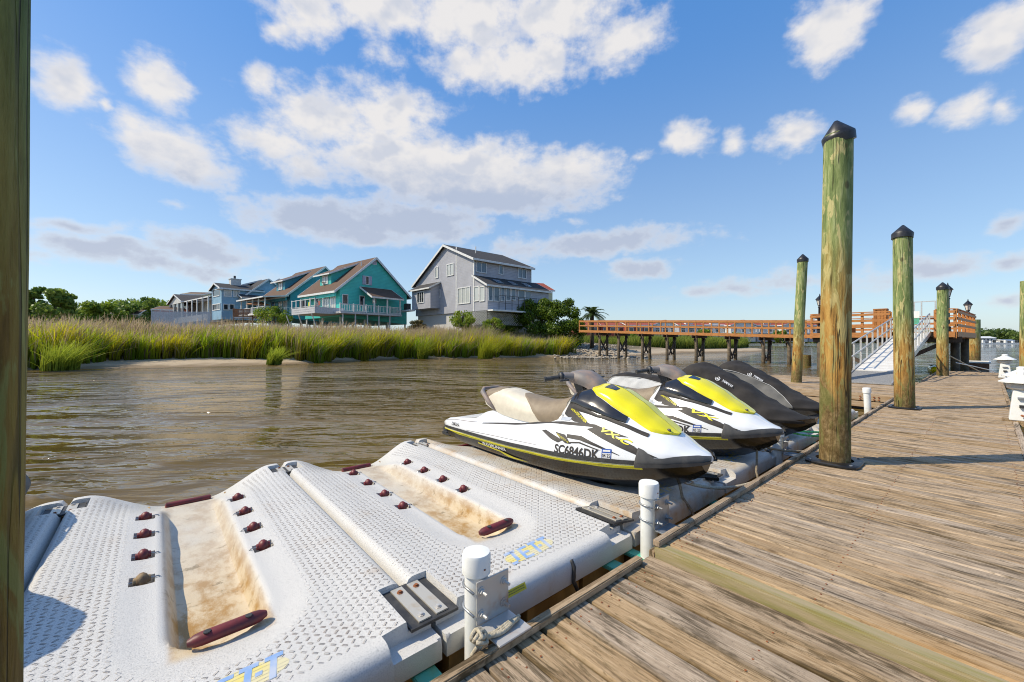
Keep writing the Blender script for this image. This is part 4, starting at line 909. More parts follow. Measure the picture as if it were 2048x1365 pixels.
pedestal(12.25, -.43, .92, 'nearest white pedestal cut off by the right edge')
for y, x, lab in ((-.35,22.5,'dark mooring beam beyond the right dock edge'),):
    m = MB(); m.bb(21.8,22.4,-3.4,-.36,-.12,.02); m.bb(21.9,22.2,-1.0,-.8,-.9,-.12); tag(m.build('mooring_beam', M['pier_dark']), lab, 'beam')
# ------------------------------------------------------------------ jet skis
class Loft:
    """hull surface from half cross-sections; s runs stern -> bow, t runs gunwale -> centreline"""
    def __init__(s, rows):
        s.S = np.array([r[0] for r in rows]); s.P = np.array([r[1:] for r in rows], float); s.n = s.P.shape[1]-1
    @staticmethod
    def cr(A, u):
        u = np.clip(u, 0, len(A)-1-1e-6); i = int(u); f = u-i
        p0, p1, p2, p3 = A[max(i-1, 0)], A[i], A[i+1], A[min(i+2, len(A)-1)]
        m1 = (p2-p0)*.5*.75; m2 = (p3-p1)*.5*.75
        return (2*f**3-3*f*f+1)*p1 + (f**3-2*f*f+f)*m1 + (-2*f**3+3*f*f)*p2 + (f**3-f*f)*m2
    def at(s, q, t, side=-1):
        u = np.interp(q, s.S, np.arange(len(s.S))); i = int(min(u, len(s.S)-1.001)); 
        row = s.cr(s.P, u); w_, z = s.cr(row, t); return Vector((side*w_, -q, z))
    def off(s, q, t, o, side=-1):
        e = .02; p = s.at(q, t, side); a = s.at(min(q+e, s.S[-1]), t, side)-s.at(max(q-e, s.S[0]), t, side); b = s.at(q, min(t+.06, s.n-1e-4), side)-s.at(q, max(t-.06, 0), side)
        nn = a.cross(b); nn = nn if nn.length > 1e-9 else Vector((side, 0, 0)); nn.normalize()
        if nn.x*side < -.05 or (abs(nn.x) <= .05 and nn.z < 0): nn = -nn
        return p+nn*o
    def grid(s, ns, nt, mb, flip=False):
        qs = np.linspace(s.S[0], s.S[-1], ns); ts = np.linspace(0, s.n, nt); vs = []
        for q in qs:
            L = [s.at(q, t, -1) for t in ts]; vs += L + [Vector((-p.x, p.y, p.z)) for p in L[-2::-1]]
        k = 2*nt-1
        mb.add(vs, [(i*k+j, i*k+j+1, (i+1)*k+j+1, (i+1)*k+j) for i in range(ns-1) for j in range(k-1)] + [tuple(range(k)), tuple(range((ns-1)*k, ns*k))])
    def patch(s, mb, q0, q1, tlo, thi, o, n=24, k=6, sides=(-1, 1), lip=True):
        for sd_ in sides:
            vs = []
            for q in np.linspace(q0, q1, n):
                a, b = tlo(q), thi(q)
                for j in range(k+1): vs.append(s.off(q, a+(b-a)*j/k, o, sd_))
                if lip: vs[-(k+1)] = s.off(q, a, -.004, sd_)
            mb.add(vs, [(i*(k+1)+j, i*(k+1)+j+1, (i+1)*(k+1)+j+1, (i+1)*(k+1)+j) for i in range(n-1) for j in range(k)])
    def tz(s, q, z, t0=0, t1=None):
        ts = np.linspace(t0, t1 or s.n, 50); zs = [s.at(q, t).z for t in ts]
        for i in range(49):
            if zs[i] <= z <= zs[i+1]: return ts[i] + (ts[i+1]-ts[i])*(z-zs[i])/max(1e-9, zs[i+1]-zs[i])
        return ts[0] if z < zs[0] else ts[int(np.argmax(zs))]
    def ribbon(s, mb, lo, hi, o=.006, n=22, k=3, sides=(-1, 1), t0=0, t1=None):
        """lo, hi: polylines [(s,z)...] with matching ends in s"""
        for sd_ in sides:
            vs = []
            for f in np.linspace(0, 1, n):
                pa = _pl(lo, f); pb = _pl(hi, f)
                for j in range(k+1):
                    q = pa[0]+(pb[0]-pa[0])*j/k; z = pa[1]+(pb[1]-pa[1])*j/k; vs.append(s.off(q, s.tz(q, z, t0, t1), o, sd_))
            mb.add(vs, [(i*(k+1)+j, i*(k+1)+j+1, (i+1)*(k+1)+j+1, (i+1)*(k+1)+j) for i in range(n-1) for j in range(k)])
def _pl(P, f):
    x = f*(len(P)-1); i = min(int(x), len(P)-2); g_ = x-i; return (P[i][0]+(P[i+1][0]-P[i][0])*g_, P[i][1]+(P[i+1][1]-P[i][1])*g_)
def text_verts(txt, bold=.03, shear=0.):
    cu = bpy.data.curves.new('txt', 'FONT'); cu.body = txt; cu.offset = bold; cu.shear = shear; cu.resolution_u = 3
    o = bpy.data.objects.new('txt', cu); COL.objects.link(o); dg = bpy.context.evaluated_depsgraph_get(); me = o.evaluated_get(dg).to_mesh()
    v = [tuple(x.co[:2]) for x in me.vertices]; f = [tuple(p.vertices) for p in me.polygons]; o.evaluated_get(dg).to_mesh_clear()
    bpy.data.objects.remove(o); bpy.data.curves.remove(cu)
    x0 = min(a for a, b in v); x1 = max(a for a, b in v); y0 = min(b for a, b in v); y1 = max(b for a, b in v)
    return [((a-x0)/(x1-x0), (b-y0)/(y1-y0)) for a, b in v], f
def side_text(loft, mb, txt, p0, p1, h, o=.003, bold=.03, shear=0., t0=0, t1=None, sides=(-1, 1)):
    """lettering laid on the side from (s,z) p0 to p1, letter height h; reads left to right seen from that side"""
    v, f = text_verts(txt, bold, shear); dx, dz = p1[0]-p0[0], p1[1]-p0[1]; L = math.hypot(dx, dz); nx, nz = -dz/L, dx/L
    for sd_ in sides:
        vs = []
        for a, b in v:
            if sd_ > 0: a = 1-a
            q = p0[0]+dx*a+nx*h*b; z = p0[1]+dz*a+nz*h*b; vs.append(loft.off(q, loft.tz(q, z, t0, t1), o, sd_))
        mb.add(vs, f)
DECK = Loft([
 (0.00,(.48,.13),(.49,.19),(.49,.23),(.43,.262),(.38,.265),(.30,.265),(.15,.265),(0,.265)),
 (0.12,(.53,.135),(.54,.195),(.535,.25),(.46,.30),(.39,.285),(.30,.27),(.15,.27),(0,.27)),
 (0.35,(.56,.14),(.565,.20),(.55,.275),(.47,.335),(.40,.31),(.30,.285),(.15,.29),(0,.29)),
 (0.75,(.585,.15),(.595,.21),(.575,.295),(.46,.375),(.40,.34),(.29,.31),(.21,.44),(0,.46)),
 (1.10,(.60,.155),(.61,.215),(.58,.30),(.43,.39),(.40,.34),(.27,.32),(.22,.50),(0,.54)),
 (1.70,(.62,.17),(.63,.23),(.59,.335),(.42,.45),(.385,.37),(.27,.35),(.22,.50),(0,.55)),
 (2.25,(.61,.19),(.62,.25),(.58,.37),(.42,.535),(.39,.47),(.29,.45),(.24,.62),(0,.66)),
 (2.50,(.60,.20),(.61,.26),(.57,.395),(.43,.585),(.39,.66),(.34,.78),(.24,.88),(0,.90)),
 (2.75,(.575,.215),(.585,.275),(.555,.42),(.435,.60),(.385,.70),(.33,.81),(.21,.93),(0,.985)),
 (2.95,(.545,.235),(.555,.29),(.53,.435),(.43,.60),(.375,.69),(.305,.79),(.19,.915),(0,.955)),
 (3.20,(.49,.255),(.50,.31),(.475,.44),(.405,.56),(.35,.635),(.275,.71),(.165,.805),(0,.835)),
 (3.42,(.425,.275),(.435,.33),(.41,.43),(.36,.515),(.31,.565),(.24,.615),(.14,.67),(0,.69)),
 (3.62,(.34,.30),(.35,.35),(.33,.42),(.29,.47),(.25,.50),(.19,.53),(.11,.555),(0,.565)),
 (3.80,(.215,.325),(.225,.375),(.21,.41),(.18,.43),(.15,.44),(.11,.45),(.06,.46),(0,.465)),
 (3.90,(.12,.345),(.13,.385),(.12,.405),(.10,.415),(.085,.42),(.06,.424),(.03,.427),(0,.428)),
 (3.95,(.03,.36),(.035,.385),(.03,.392),(.025,.397),(.02,.40),(.014,.402),(.007,.403),(0,.404))])
HULL = Loft([
 (0.05,(.47,.128),(.46,.06),(.42,.0),(.22,-.09),(0,-.14)),
 (0.5,(.56,.14),(.53,.05),(.47,-.02),(.25,-.12),(0,-.19)),
 (1.5,(.60,.165),(.57,.07),(.50,-.02),(.26,-.12),(0,-.20)),
 (2.4,(.59,.195),(.55,.10),(.48,.0),(.24,-.11),(0,-.19)),
 (3.0,(.52,.235),(.47,.14),(.39,.04),(.19,-.06),(0,-.13)),
 (3.45,(.405,.275),(.36,.19),(.29,.11),(.13,.03),(0,-.02)),
 (3.75,(.24,.315),(.20,.255),(.15,.20),(.06,.15),(0,.12)),
 (3.9,(.11,.342),(.08,.31),(.05,.28),(.02,.26),(0,.245))])
SEAT = Loft([
 (0.58,(.10,.60),(.13,.66),(.12,.70),(.07,.725),(0,.73)),
 (0.70,(.20,.55),(.225,.64),(.20,.72),(.12,.765),(0,.775)),
 (0.92,(.235,.50),(.25,.62),(.215,.74),(.13,.80),(0,.812)),
 (1.15,(.25,.455),(.265,.60),(.22,.735),(.13,.795),(0,.81)),
 (1.50,(.26,.435),(.27,.57),(.215,.68),(.13,.735),(0,.75)),
 (1.85,(.26,.435),(.27,.56),(.21,.66),(.13,.71),(0,.722)),
 (2.10,(.26,.46),(.265,.58),(.21,.69),(.13,.74),(0,.755)),
 (2.34,(.25,.49),(.255,.62),(.21,.75),(.13,.805),(0,.82))])
for L_ in (DECK, HULL, SEAT): pass
def lin(pts):
    a = [p[0] for p in pts]; b = [p[1] for p in pts]; return lambda q: float(np.interp(q, a, b))
YT = lin([(2.68,6.2),(2.80,5.62),(3.02,5.22),(3.35,4.98),(3.46,4.85),(3.56,5.5),(3.63,6.7)])
def make_ski(label, reg, ytag, model, loc, group):
    t = thing('jet_ski', label, 'jet ski', loc, 0, group)
    m = MB(); HULL.grid(40, 18, m); h = m.build('hull', M['hull_black'], t, 50)
    m = MB(); DECK.grid(72, 43, m); m.build('deck', M['gelcoat'], t, 38)
    # rub rail: black band and yellow stripe below it
    for nm, z0, z1, mt, o in (('rub_rail', 0.34, 1.10, 'trim_black', .014), ('yellow_stripe', -.02, .34, 'yellow_dec', .016)):
        m = MB(); DECK.patch(m, .02, 3.50, lambda q: z0, lambda q: z1, o, 40, 3)
        if nm == 'yellow_stripe': HULL.patch(m, .06, 3.46, lambda q: .0, lambda q: .30, .013, 40, 2, lip=False)
        m.build(nm, M[mt], t, 50)
    m = MB(); DECK.patch(m, 3.40, 3.948, lambda q: -.02, lin([(3.40,.9),(3.41,2.3),(3.47,2.15),(3.56,1.45),(3.64,1.5),(3.8,2.1),(3.9,2.8),(3.95,5)]), .020, 34, 5)
    DECK.patch(m, 3.40, 3.948, lambda q: -.02, lambda q: .8, .034, 24, 3); m.build('bow_bumper', M['bumper_grey'], t, 50)
    m = MB(); DECK.patch(m, 2.68, 3.63, YT, lambda q: 7.0, .022, 34, 8); y = m.build('hood_cover', M['yellow'], t, 60)
    m = MB(); DECK.patch(m, 2.82, 2.96, lambda q: 6.35, lin([(2.82,6.95),(2.96,6.7)]), .026, 5, 3, lip=False); m.build('vent', M['gloss_black'], y)
    m = MB(); c = DECK.off(3.56, 6.2, .026, -1); m.ico(c, .022, 2, (.6,1,.8)); m.build('tow_badge', M['bumper_grey'], y, True)
    for S_ in (-1, 1):
     m = MB(); DECK.patch(m, 2.50, 3.22, lin([(2.50,4.9),(2.7,4.4),(3.0,4.1),(3.22,4.35)]), lin([(2.50,5.9),(2.68,6.2),(2.80,5.60),(3.02,5.20),(3.22,5.04)]), .018, 26, 5, (S_,)); m.build('side_cowl', M['gloss_black'], t, 60)
    for S_ in (-1, 1):
     m = MB(); DECK.patch(m, 2.54, 3.46, lin([(2.54,4.30),(2.9,3.75),(3.46,3.85)]), lin([(2.54,4.85),(2.9,4.15),(3.22,4.3),(3.46,4.5)]), .008, 26, 3, (S_,)); m.build('cowl_lower_panel', M['graph'], t, 60)  # charcoal panel along the lower edge of the side cowl
    # seat: cream base, tan insets
    m = MB(); SEAT.grid(44, 21, m); s = m.build('seat', M['seat_cream'], t, 60)
    m = MB(); SEAT.patch(m, 1.40, 2.335, lambda q: float(np.interp(q, [1.40,1.62,1.9,2.3], [3.6,2.2,.15,.1])), lambda q: 4.0, .008, 30, 8); m.build('seat_inset', M['seat_tan'], s, 60)
    m = MB(); SEAT.patch(m, .62, 1.06, lin([(.62,1.6),(.8,1.2),(1.0,2.2),(1.06,3.6)]), lambda q: 4.0, .008, 18, 6); m.build('seat_inset', M['seat_tan'], s, 60)
    m = MB(); m.tube([(-.23,-.98,.50),(-.265,-.86,.60),(-.23,-.66,.735),(-.13,-.56,.77),(.13,-.56,.77),(.23,-.66,.735),(.265,-.86,.60),(.23,-.98,.50)], [.02,.035,.038,.03,.03,.038,.035,.02], 10); m.build('grab_rail', M['bar_grey'], t, True)
    # steering column, handlebar pod, grips
    m = MB()
    vs = [Vector(p) for p in ((-.10,-2.52,.84),(.10,-2.52,.84),(.08,-2.36,.84),(-.08,-2.36,.84),(-.15,-2.50,1.08),(.15,-2.50,1.08),(.13,-2.30,1.08),(-.13,-2.30,1.08))]
    m.add(vs, [(3,2,1,0),(4,5,6,7),(0,1,5,4),(1,2,6,5),(2,3,7,6),(3,0,4,7)]); m.build('steering_column', M['trim_black'], t, bevel=.02)
    PODL = Loft([(2.22,(.07,1.00),(.09,1.04),(.07,1.07),(0,1.08)),(2.34,(.16,1.0),(.19,1.06),(.15,1.125),(0,1.145)),(2.50,(.15,.97),(.18,1.04),(.14,1.11),(0,1.135)),(2.66,(.11,.90),(.13,.96),(.10,1.03),(0,1.05)),(2.76,(.07,.86),(.08,.90),(.06,.94),(0,.95))])
    m = MB(); PODL.grid(20, 12, m); m.build('handlebar_pod', M['bar_grey'], t, 60)
    m = MB(); m.box((0,-2.70,.90),(.15,.10,.05)); m.build('display_hood', M['gloss_black'], t, bevel=.015)
    for sd_ in (-1, 1):
        m = MB(); m.tube([(sd_*.14,-2.38,1.06),(sd_*.25,-2.33,1.075),(sd_*.30,-2.30,1.07)], [.06,.05,.045], 10); m.build('switch_block', M['bar_grey'], t, 50)
        m = MB(); m.tube([(sd_*.28,-2.31,1.07),(sd_*.31,-2.295,1.068)], [.062,.056], 12); m.tube([(sd_*.27,-2.36,1.05),(sd_*.29,-2.42,1.04),(sd_*.42,-2.40,1.04)], .012, 6); m.build('brake_lever', M['trim_black'], t, True)
        m = MB(); m.tube([(sd_*.30,-2.30,1.068),(sd_*.46,-2.21,1.045)], .026, 10); m.tube([(sd_*.455,-2.212,1.046),(sd_*.475,-2.20,1.043)], .033, 10); m.build('grip', M['rubber'], t, 40)
        m = MB(); m.tube([(sd_*.30,-2.58,.86),(sd_*.36,-2.62,.93),(sd_*.40,-2.68,.97)], .018, 6); 
    # silver knee frame and graphics
    B = lambda lo, hi, **k: DECK.ribbon(m, lo, hi, **k)
    for S_ in (-1, 1): m = MB(); B([(2.30,.60),(2.42,.585),(2.56,.60)], [(2.30,.635),(2.42,.62),(2.58,.635)], t0=3, sides=(S_,)); m.build('knee_frame', M['silver'], t, True)
    m = MB()
    B([(1.02,.345),(1.7,.425),(2.3,.535),(2.9,.585),(3.2,.53)], [(1.02,.355),(1.7,.445),(2.3,.565),(2.9,.615),(3.3,.535)], o=.003, t1=3.4)
    B([(2.42,.66),(2.62,.60),(2.75,.60)], [(2.50,.84),(2.64,.72),(2.84,.60)], o=.003)
    B([(2.83,.555),(3.05,.49),(3.42,.385)], [(2.93,.585),(3.15,.53),(3.60,.385)], o=.003)
    B([(2.80,.60),(3.05,.545),(3.3,.47)], [(2.82,.615),(3.08,.56),(3.40,.455)], o=.003)
    B([(2.20,.445),(2.42,.385),(2.52,.37)], [(2.26,.46),(2.44,.43),(2.58,.405)], o=.003, n=10)
    B([(2.42,.465),(2.52,.42),(2.62,.38)], [(2.58,.46),(2.64,.425),(2.70,.385)], o=.003, n=10)
    B([(2.62,.435),(2.8,.44),(3.0,.41),(3.25,.36)], [(2.60,.47),(2.8,.482),(3.0,.435),(3.25,.365)], o=.003)
    B([(2.68,.39),(2.8,.41),(3.0,.38)], [(2.68,.405),(2.8,.425),(3.06,.38)], o=.003)
    m.build('hull_graphic', M['graph'], t, True)
    m = MB(); B([(.10,.265),(.35,.305),(.9,.345)], [(.10,.269),(.35,.310),(.9,.351)], o=.003, sides=(-1,), t1=2.9); B([(.75,.22),(1.5,.262),(2.2,.29)], [(.75,.225),(1.5,.267),(2.2,.293)], o=.003, sides=(-1,), t1=2.5); m.build('moulded_seam', M['bar_grey'], t)
    for S_ in (-1, 1):
        for txt, p0_, p1_, hh, kw in ((model, (3.00,.555), (3.34,.455), .05, dict(shear=.3, bold=.03, o=.005)), ('WAVERUNNER', (2.535,.715), (2.79,.605), .030, dict(shear=.3, bold=.01, o=.006)), ('HIGH OUTPUT 1.8', (2.46,.442), (2.66,.388), .016, dict(shear=.2, bold=.0, o=.006))):
            m = MB(); side_text(DECK, m, txt, p0_, p1_, hh, sides=(S_,), **kw); m.build('model_lettering', M['yellow_dec'], t)
    m = MB(); side_text(DECK, m, reg, (2.49,.258), (3.05,.285), .098, bold=.03, o=.004)
    side_text(DECK, m, 'YAMAHA', (.30,.225), (.55,.232), .05, bold=.02, o=.003, sides=(-1,)); m.build('registration_lettering', M['graph'], t)
    m = MB(); a, b, zz = 3.07, 3.17, .285
    B([(a,zz),(b,zz+.008)], [(a,zz+.115),(b,zz+.123)], o=.004, n=6, sides=(-1,)); st = m.build('sticker', M['blue_dec'], t)
    m = MB(); B([(a+.006,zz+.022),(b-.006,zz+.03)], [(a+.006,zz+.075),(b-.006,zz+.083)], o=.006, n=5, sides=(-1,)); B([(a+.012,zz+.088),(b-.012,zz+.095)], [(a+.012,zz+.106),(b-.012,zz+.112)], o=.006, n=5, sides=(-1,)); m.build('sticker_panel', M['white_dec'], st)
    m = MB(); side_text(DECK, m, ytag, (a+.010,zz+.032), (b-.008,zz+.040), .036, bold=.01, o=.008, sides=(-1,)); m.build('sticker_lettering', M['graph'], st)
    m = MB(); HULL.ribbon(m, [(1.00,.075),(1.5,.06),(1.62,.028),(1.95,.03)], [(1.00,.088),(1.5,.085),(1.66,.058),(1.98,.033)], o=.01, t1=2.2) if False else None
    # lower hull accent and lettering
    for sd_ in (-1, 1):
        def hp(q, z):
            zs = np.linspace(0, 2.0, 30); zz_ = [HULL.at(q, tt_).z for tt_ in zs]; return HULL.off(q, float(np.interp(-z, [-v for v in zz_], zs)), .012, sd_)
        path = [(1.02,.10,.086),(1.5,.085,.066),(1.62,.066,.028),(1.75,.048,.022),(2.0,.036,.034)]
        vs = []; 
        for q, hi_, lo_ in path: vs += [hp(q, hi_), hp(q, lo_)]
        m.add(vs, [(2*i, 2*i+1, 2*i+3, 2*i+2) for i in range(len(path)-1)])
    m.build('hull_accent', M['yellow_dec'], t)
    m = MB(); v, f = text_verts('WAVERUNNER', .02)
    zsT = {}
    vs = []
    for a_, b_ in v: vs.append(hp2(1.12+a_*.52, .088+.045*b_+.012*a_))
    m.add(vs, f); m.build('hull_lettering', M['white_dec'], t)
    # stern step and ride plate
    m = MB(); m.bb(-.42,.42,-.04,.20,-.02,.035); m.bb(-.46,.46,-.02,.10,.06,.13); m.build('stern_platform', M['trim_black'], t, bevel=.01)
    m = MB(); m.tube([(0,-3.68,.10),(0,-3.73,.10),(.03,-3.75,.11),(.0,-3.77,.13),(0,-3.72,.15)], .012, 6); m.build('bow_eye', M['galv'], t, True)
    return t
def hp2(q, z, sd_=-1):
    ts = np.linspace(0, 2.0, 30); zz_ = [HULL.at(q, tt_).z for tt_ in ts]; return HULL.off(q, float(np.interp(-z, [-v for v in zz_], ts)), .012, sd_)
SKG = 'jet skis parked on the floats'
make_ski('yellow and white jet ski with tan seat, registration ending 6846DK', 'SC6846DK', '04 25', 'VX-C', (3.97, 5.65, 0), SKG)
make_ski('yellow and white jet ski with registration ending 2380DK, second in the row', 'SC2380DK', '05 25', 'VX', (5.85, 5.60, 0), SKG)
COVER = Loft([
 (0.06,(.44,.13),(.46,.18),(.44,.24),(.34,.30),(.18,.33),(0,.34)),
 (0.16,(.49,.14),(.53,.21),(.46,.36),(.34,.52),(.20,.60),(0,.62)),
 (0.32,(.53,.15),(.565,.23),(.46,.43),(.33,.67),(.20,.78),(0,.81)),
 (0.6,(.57,.155),(.60,.24),(.47,.44),(.33,.70),(.20,.82),(0,.85)),
 (1.1,(.60,.165),(.625,.25),(.48,.43),(.33,.69),(.20,.79),(0,.82)),
 (1.6,(.62,.175),(.64,.26),(.50,.44),(.34,.66),(.20,.76),(0,.79)),
 (1.85,(.62,.185),(.64,.27),(.53,.50),(.44,.80),(.30,.92),(0,.95)),
 (2.05,(.61,.195),(.635,.285),(.54,.54),(.47,.92),(.33,1.06),(0,1.11)),
 (2.25,(.605,.20),(.63,.29),(.53,.54),(.45,.89),(.31,1.05),(0,1.12)),
 (2.55,(.58,.21),(.61,.30),(.51,.52),(.40,.78),(.26,.92),(0,.97)),
 (2.9,(.54,.23),(.56,.31),(.47,.48),(.35,.65),(.22,.75),(0,.79)),
 (3.25,(.47,.245),(.49,.31),(.41,.40),(.31,.49),(.19,.54),(0,.56)),
 (3.55,(.36,.25),(.375,.30),(.31,.345),(.23,.38),(.13,.40),(0,.41)),
 (3.75,(.23,.25),(.24,.285),(.20,.31),(.14,.325),(.08,.335),(0,.34)),
 (3.85,(.06,.255),(.07,.27),(.06,.28),(.04,.285),(.02,.29),(0,.29))])
def wrinkle(o, amp=.020):
    for v in o.data.vertices:
        p = v.co; k = sin(p.y*9+p.z*14+2*sin(p.x*6+p.y*3))*.5+sin(p.y*23+p.x*17+p.z*9)*.3+sin(p.z*31-p.y*12)*.2+sin(p.y*52+p.z*38+3*sin(p.y*11))*.18
        f = min(1, max(0, (p.z-.22)/.2)); v.co.x += amp*k*f*(1 if p.x > 0 else -1)*.8; v.co.z += amp*k*f*.7
def covered_ski(label, loc, side, pale_rear, logo):
    t = thing('covered_jet_ski', label, 'jet ski', loc, 0, 'jet skis under fitted covers')
    m = MB(); HULL.grid(28, 12, m); m.build('hull', M['hull_black'], t, 50)
    m = MB(); COVER.grid(90, 31, m); c = m.build('cover', M['cover_black'], t, 60); wrinkle(c)
    q1 = 2.5 if pale_rear else 3.35
    tl = lin([(.12,.9),(.3,.55),(3.0,.55),(3.35,.7)]); th = lin([(.12,1.4),(.35,3.4),(1.0,3.55),(1.7,3.2),(2.1,2.6),(2.5,.6)]) if pale_rear else lin([(.12,1.4),(.35,3.4),(1.0,3.5),(1.7,3.3),(2.1,3.1),(2.6,3.3),(2.95,3.2),(3.2,2.4),(3.35,.9)])
    m = MB(); COVER.patch(m, .12, q1, tl, th, .012, 60, 12, lip=False); p = m.build('side_panel', M[side], t, 60); wrinkle(p)
    m = MB()
    for sd_ in (-1, 1): m.tube([COVER.off(q, th(q), .016, sd_) for q in np.linspace(.14, q1-.01, 40)], .007, 5)
    m.build('piping', M['cover_pale'], p, True)
    if logo:
        q0, dq = logo; m = MB(); pt = lambda a, r: COVER.off(q0-.06+.036*r*cos(a), 3.55+.20*r*sin(a), .013, -1)
        m.tube([pt(a, 1) for a in np.linspace(0, 2*pi, 24)], .005, 5, cap=False)
        for k in range(3): a = k*pi/3+pi/2; m.tube([pt(a, 1), pt(a, 0), pt(a+pi, 1)], .004, 5)
        m.build('cover_emblem', M['white_dec'], t)
        m = MB(); v, f = text_verts('YAMAHA', .02); m.add([COVER.off(q0+.17*a_+.02*b_, 3.42-.12*a_+.26*b_, .016, -1) for a_, b_ in v], f); m.build('cover_lettering', M['white_dec'], t)
    return t
c3 = covered_ski('covered jet ski with black top and pale grey sides behind the second yellow one', (7.69, 5.62, -.02), 'cover_pale', True, (2.62, 0))
c4 = covered_ski('farthest covered jet ski, black top and dark grey side with white piping', (9.53, 5.75, -.05), 'cover_grey', False, (2.62, 0))
c0 = covered_ski('covered jet ski mostly outside the photo behind the left pile', (-1.39, 5.95, 0), 'cover_grey', False, False); c0.rotation_euler.z = -.075
# ------------------------------------------------------------------ houses across the marsh
class House:
    def __init__(s, name, label, px0, d0, U, zg, cat='house'):
        n = math.hypot(*U); s.a, s.b = U[0]/n, U[1]/n; s.l0 = (px0-1024)/FOC*d0; s.d0 = d0; s.zg = zg
        O = pix(px0, None, d0); uw = Vector((s.a*RT[0]+s.b*FW[0], s.a*RT[1]+s.b*FW[1]))
        s.t = thing(name, label, cat, (O.x, O.y, zg), math.atan2(uw.y, uw.x))
    def fu(s, px, py=682.5, v=0):
        k = (px-1024)/FOC; u = (k*(s.d0+v*s.a)-s.l0+v*s.b)/(s.a-k*s.b); d = s.d0+u*s.b+v*s.a
        return u, EYE-(py-682.5)*d/FOC-s.zg
    def fv(s, px, py=682.5, u=0):
        k = (px-1024)/FOC; v = (k*(s.d0+u*s.b)-s.l0-u*s.a)/(-s.b-k*s.a); d = s.d0+u*s.b+v*s.a
        return v, EYE-(py-682.5)*d/FOC-s.zg
    def part(s, name, mat, fn, parent=None, **k):
        m = MB(); fn(m); return m.build(name, M[mat], parent or s.t, **k)
    def box(s, name, mat, *b, parent=None): return s.part(name, mat, lambda m: m.bb(*b), parent)
    def roof(s, mat, quad, th=.16, name='roof', trim='trim_white', bare=()):
        q = [Vector(p) for p in quad]; m = MB(); m.prism(q, (0,0,0), (0,0,-th)); r = m.build(name, M[mat], s.t)
        m = MB(); c = sum(q, Vector())/4
        for i in range(4):
            if i in bare: continue
            p, r_ = q[i], q[(i+1) % 4]; m.beam(p+(p-c).normalized()*.05+Vector((0,0,-th*.75)), r_+(r_-c).normalized()*.05+Vector((0,0,-th*.75)), .06, th*1.5)
        m.build('fascia', M[trim], r); return r
    def window(s, face, c, glass='glass_dark', at=0, name='window', mull=1, shutters=False, depth=.10, fr=.11):
        """c = t0,t1,z0,z1 along the face; at = face offset (v for a 'u' face, u for a 'v' face)"""
        t0, t1, z0, z1 = c; t0, t1 = min(t0, t1), max(t0, t1); z0, z1 = min(z0, z1), max(z0, z1)
        P = (lambda m, a, b, o0, o1, e, f: m.bb(a, b, at-o1, at-o0, e, f)) if face == 'u' else (lambda m, a, b, o0, o1, e, f: m.bb(at-o1, at-o0, a, b, e, f))
        m = MB()
        for a, b, e, f in ((t0-fr,t0,z0-fr,z1+fr),(t1,t1+fr,z0-fr,z1+fr),(t0,t1,z1,z1+fr),(t0,t1,z0-fr,z0)): P(m, a, b, -.05, depth, e, f)
        for i in range(1, mull+1): x = t0+(t1-t0)*i/(mull+1); P(m, x-fr*.4, x+fr*.4, -.03, depth*.8, z0, z1)
        w_ = m.build(name, M['trim_white'], s.t)
        m = MB(); P(m, t0, t1, -.02, .03, z0, z1); m.build('pane', M[glass], w_)
        if shutters:
            for a, b in ((t0-fr-.48, t0-fr), (t1+fr, t1+fr+.48)): m = MB(); P(m, a, b, 0, .07, z0-.1, z1+.1); m.build('shutter', M['shutter'], w_)
        return w_
    def railing(s, p, q, h=1.0, nb=14, np_=3, mat='trim_white', wd=.09):
        p, q = Vector(p), Vector(q); Z = Vector((0,0,1)); m = MB()
        for i in range(np_): c = p.lerp(q, i/(np_-1)); m.beam(c, c+Z*(h+.12), wd*1.3, wd*1.3)
        m.beam(p+Z*h, q+Z*h, wd, wd*.7); m.beam(p+Z*.12, q+Z*.12, wd*.8, wd*.6)
        for i in range(nb): c = p.lerp(q, (i+.5)/nb); m.beam(c+Z*.12, c+Z*h, wd*.42, wd*.42)
        return m.build('railing', M[mat], s.t)
M['shutter'] = pm('lilac_shutter', (.42,.40,.50), None, 8, .6); M['fence_white'] = pm('weathered_white_fence', (.55,.55,.56), (.42,.43,.45), 6, .7); M['deck_brown'] = pm('brown_deck_boards', (.17,.075,.035), (.12,.05,.025), 5, .7)

# ---- grey house
g7 = lambda x, y: (x/4.6545+800, y/4.6545+470)
h = House('grey_house', 'tall grey sided house with black roof and glazed sunroom, right of the teal one', 948, 56, (.741,.67), 1.6)
vb, zb = h.fv(*g7(520,720)); zb -= .1; _, ze = h.fu(948, 516); va, za = h.fv(*g7(425,100)); vl, zl = h.fv(*g7(133,480)); W = h.fu(1061)[0]; zf = zb+.05
h.part('wall', 'grey_side', lambda m: m.prism([(0,0,zb),(0,0,ze),(0,va,za-.12),(0,vl-.5,zl+.25),(0,vl-.5,zb)], (0,0,0), (W,0,0)))
o = .45
h.roof('roof_black', [(-o,-o,ze-.12),(W+o,-o,ze-.12),(W+o,va,za+.1),(-o,va,za+.1)], .2); h.roof('roof_black', [(-o,va,za+.09),(W+o,va,za+.09),(W+o,vl,zl),(-o,vl,zl)], .2)
h.box('foundation', 'concrete', .25, W-.3, .2, vl-.8, -1.2, zb)
vs0 = h.fv(*g7(815,680))[0]; _, z1 = h.fu(*g7(690,378)); _, z0 = h.fv(*g7(815,455), u=0); Ws = W+.9
h.part('sunroom_wall', 'grey_side', lambda m: m.prism([(.003,-.01,zb),(.003,-.01,z1-.1),(.003,vs0,z0-.05),(.003,vs0,zb)], (0,0,0), (Ws,0,0)))
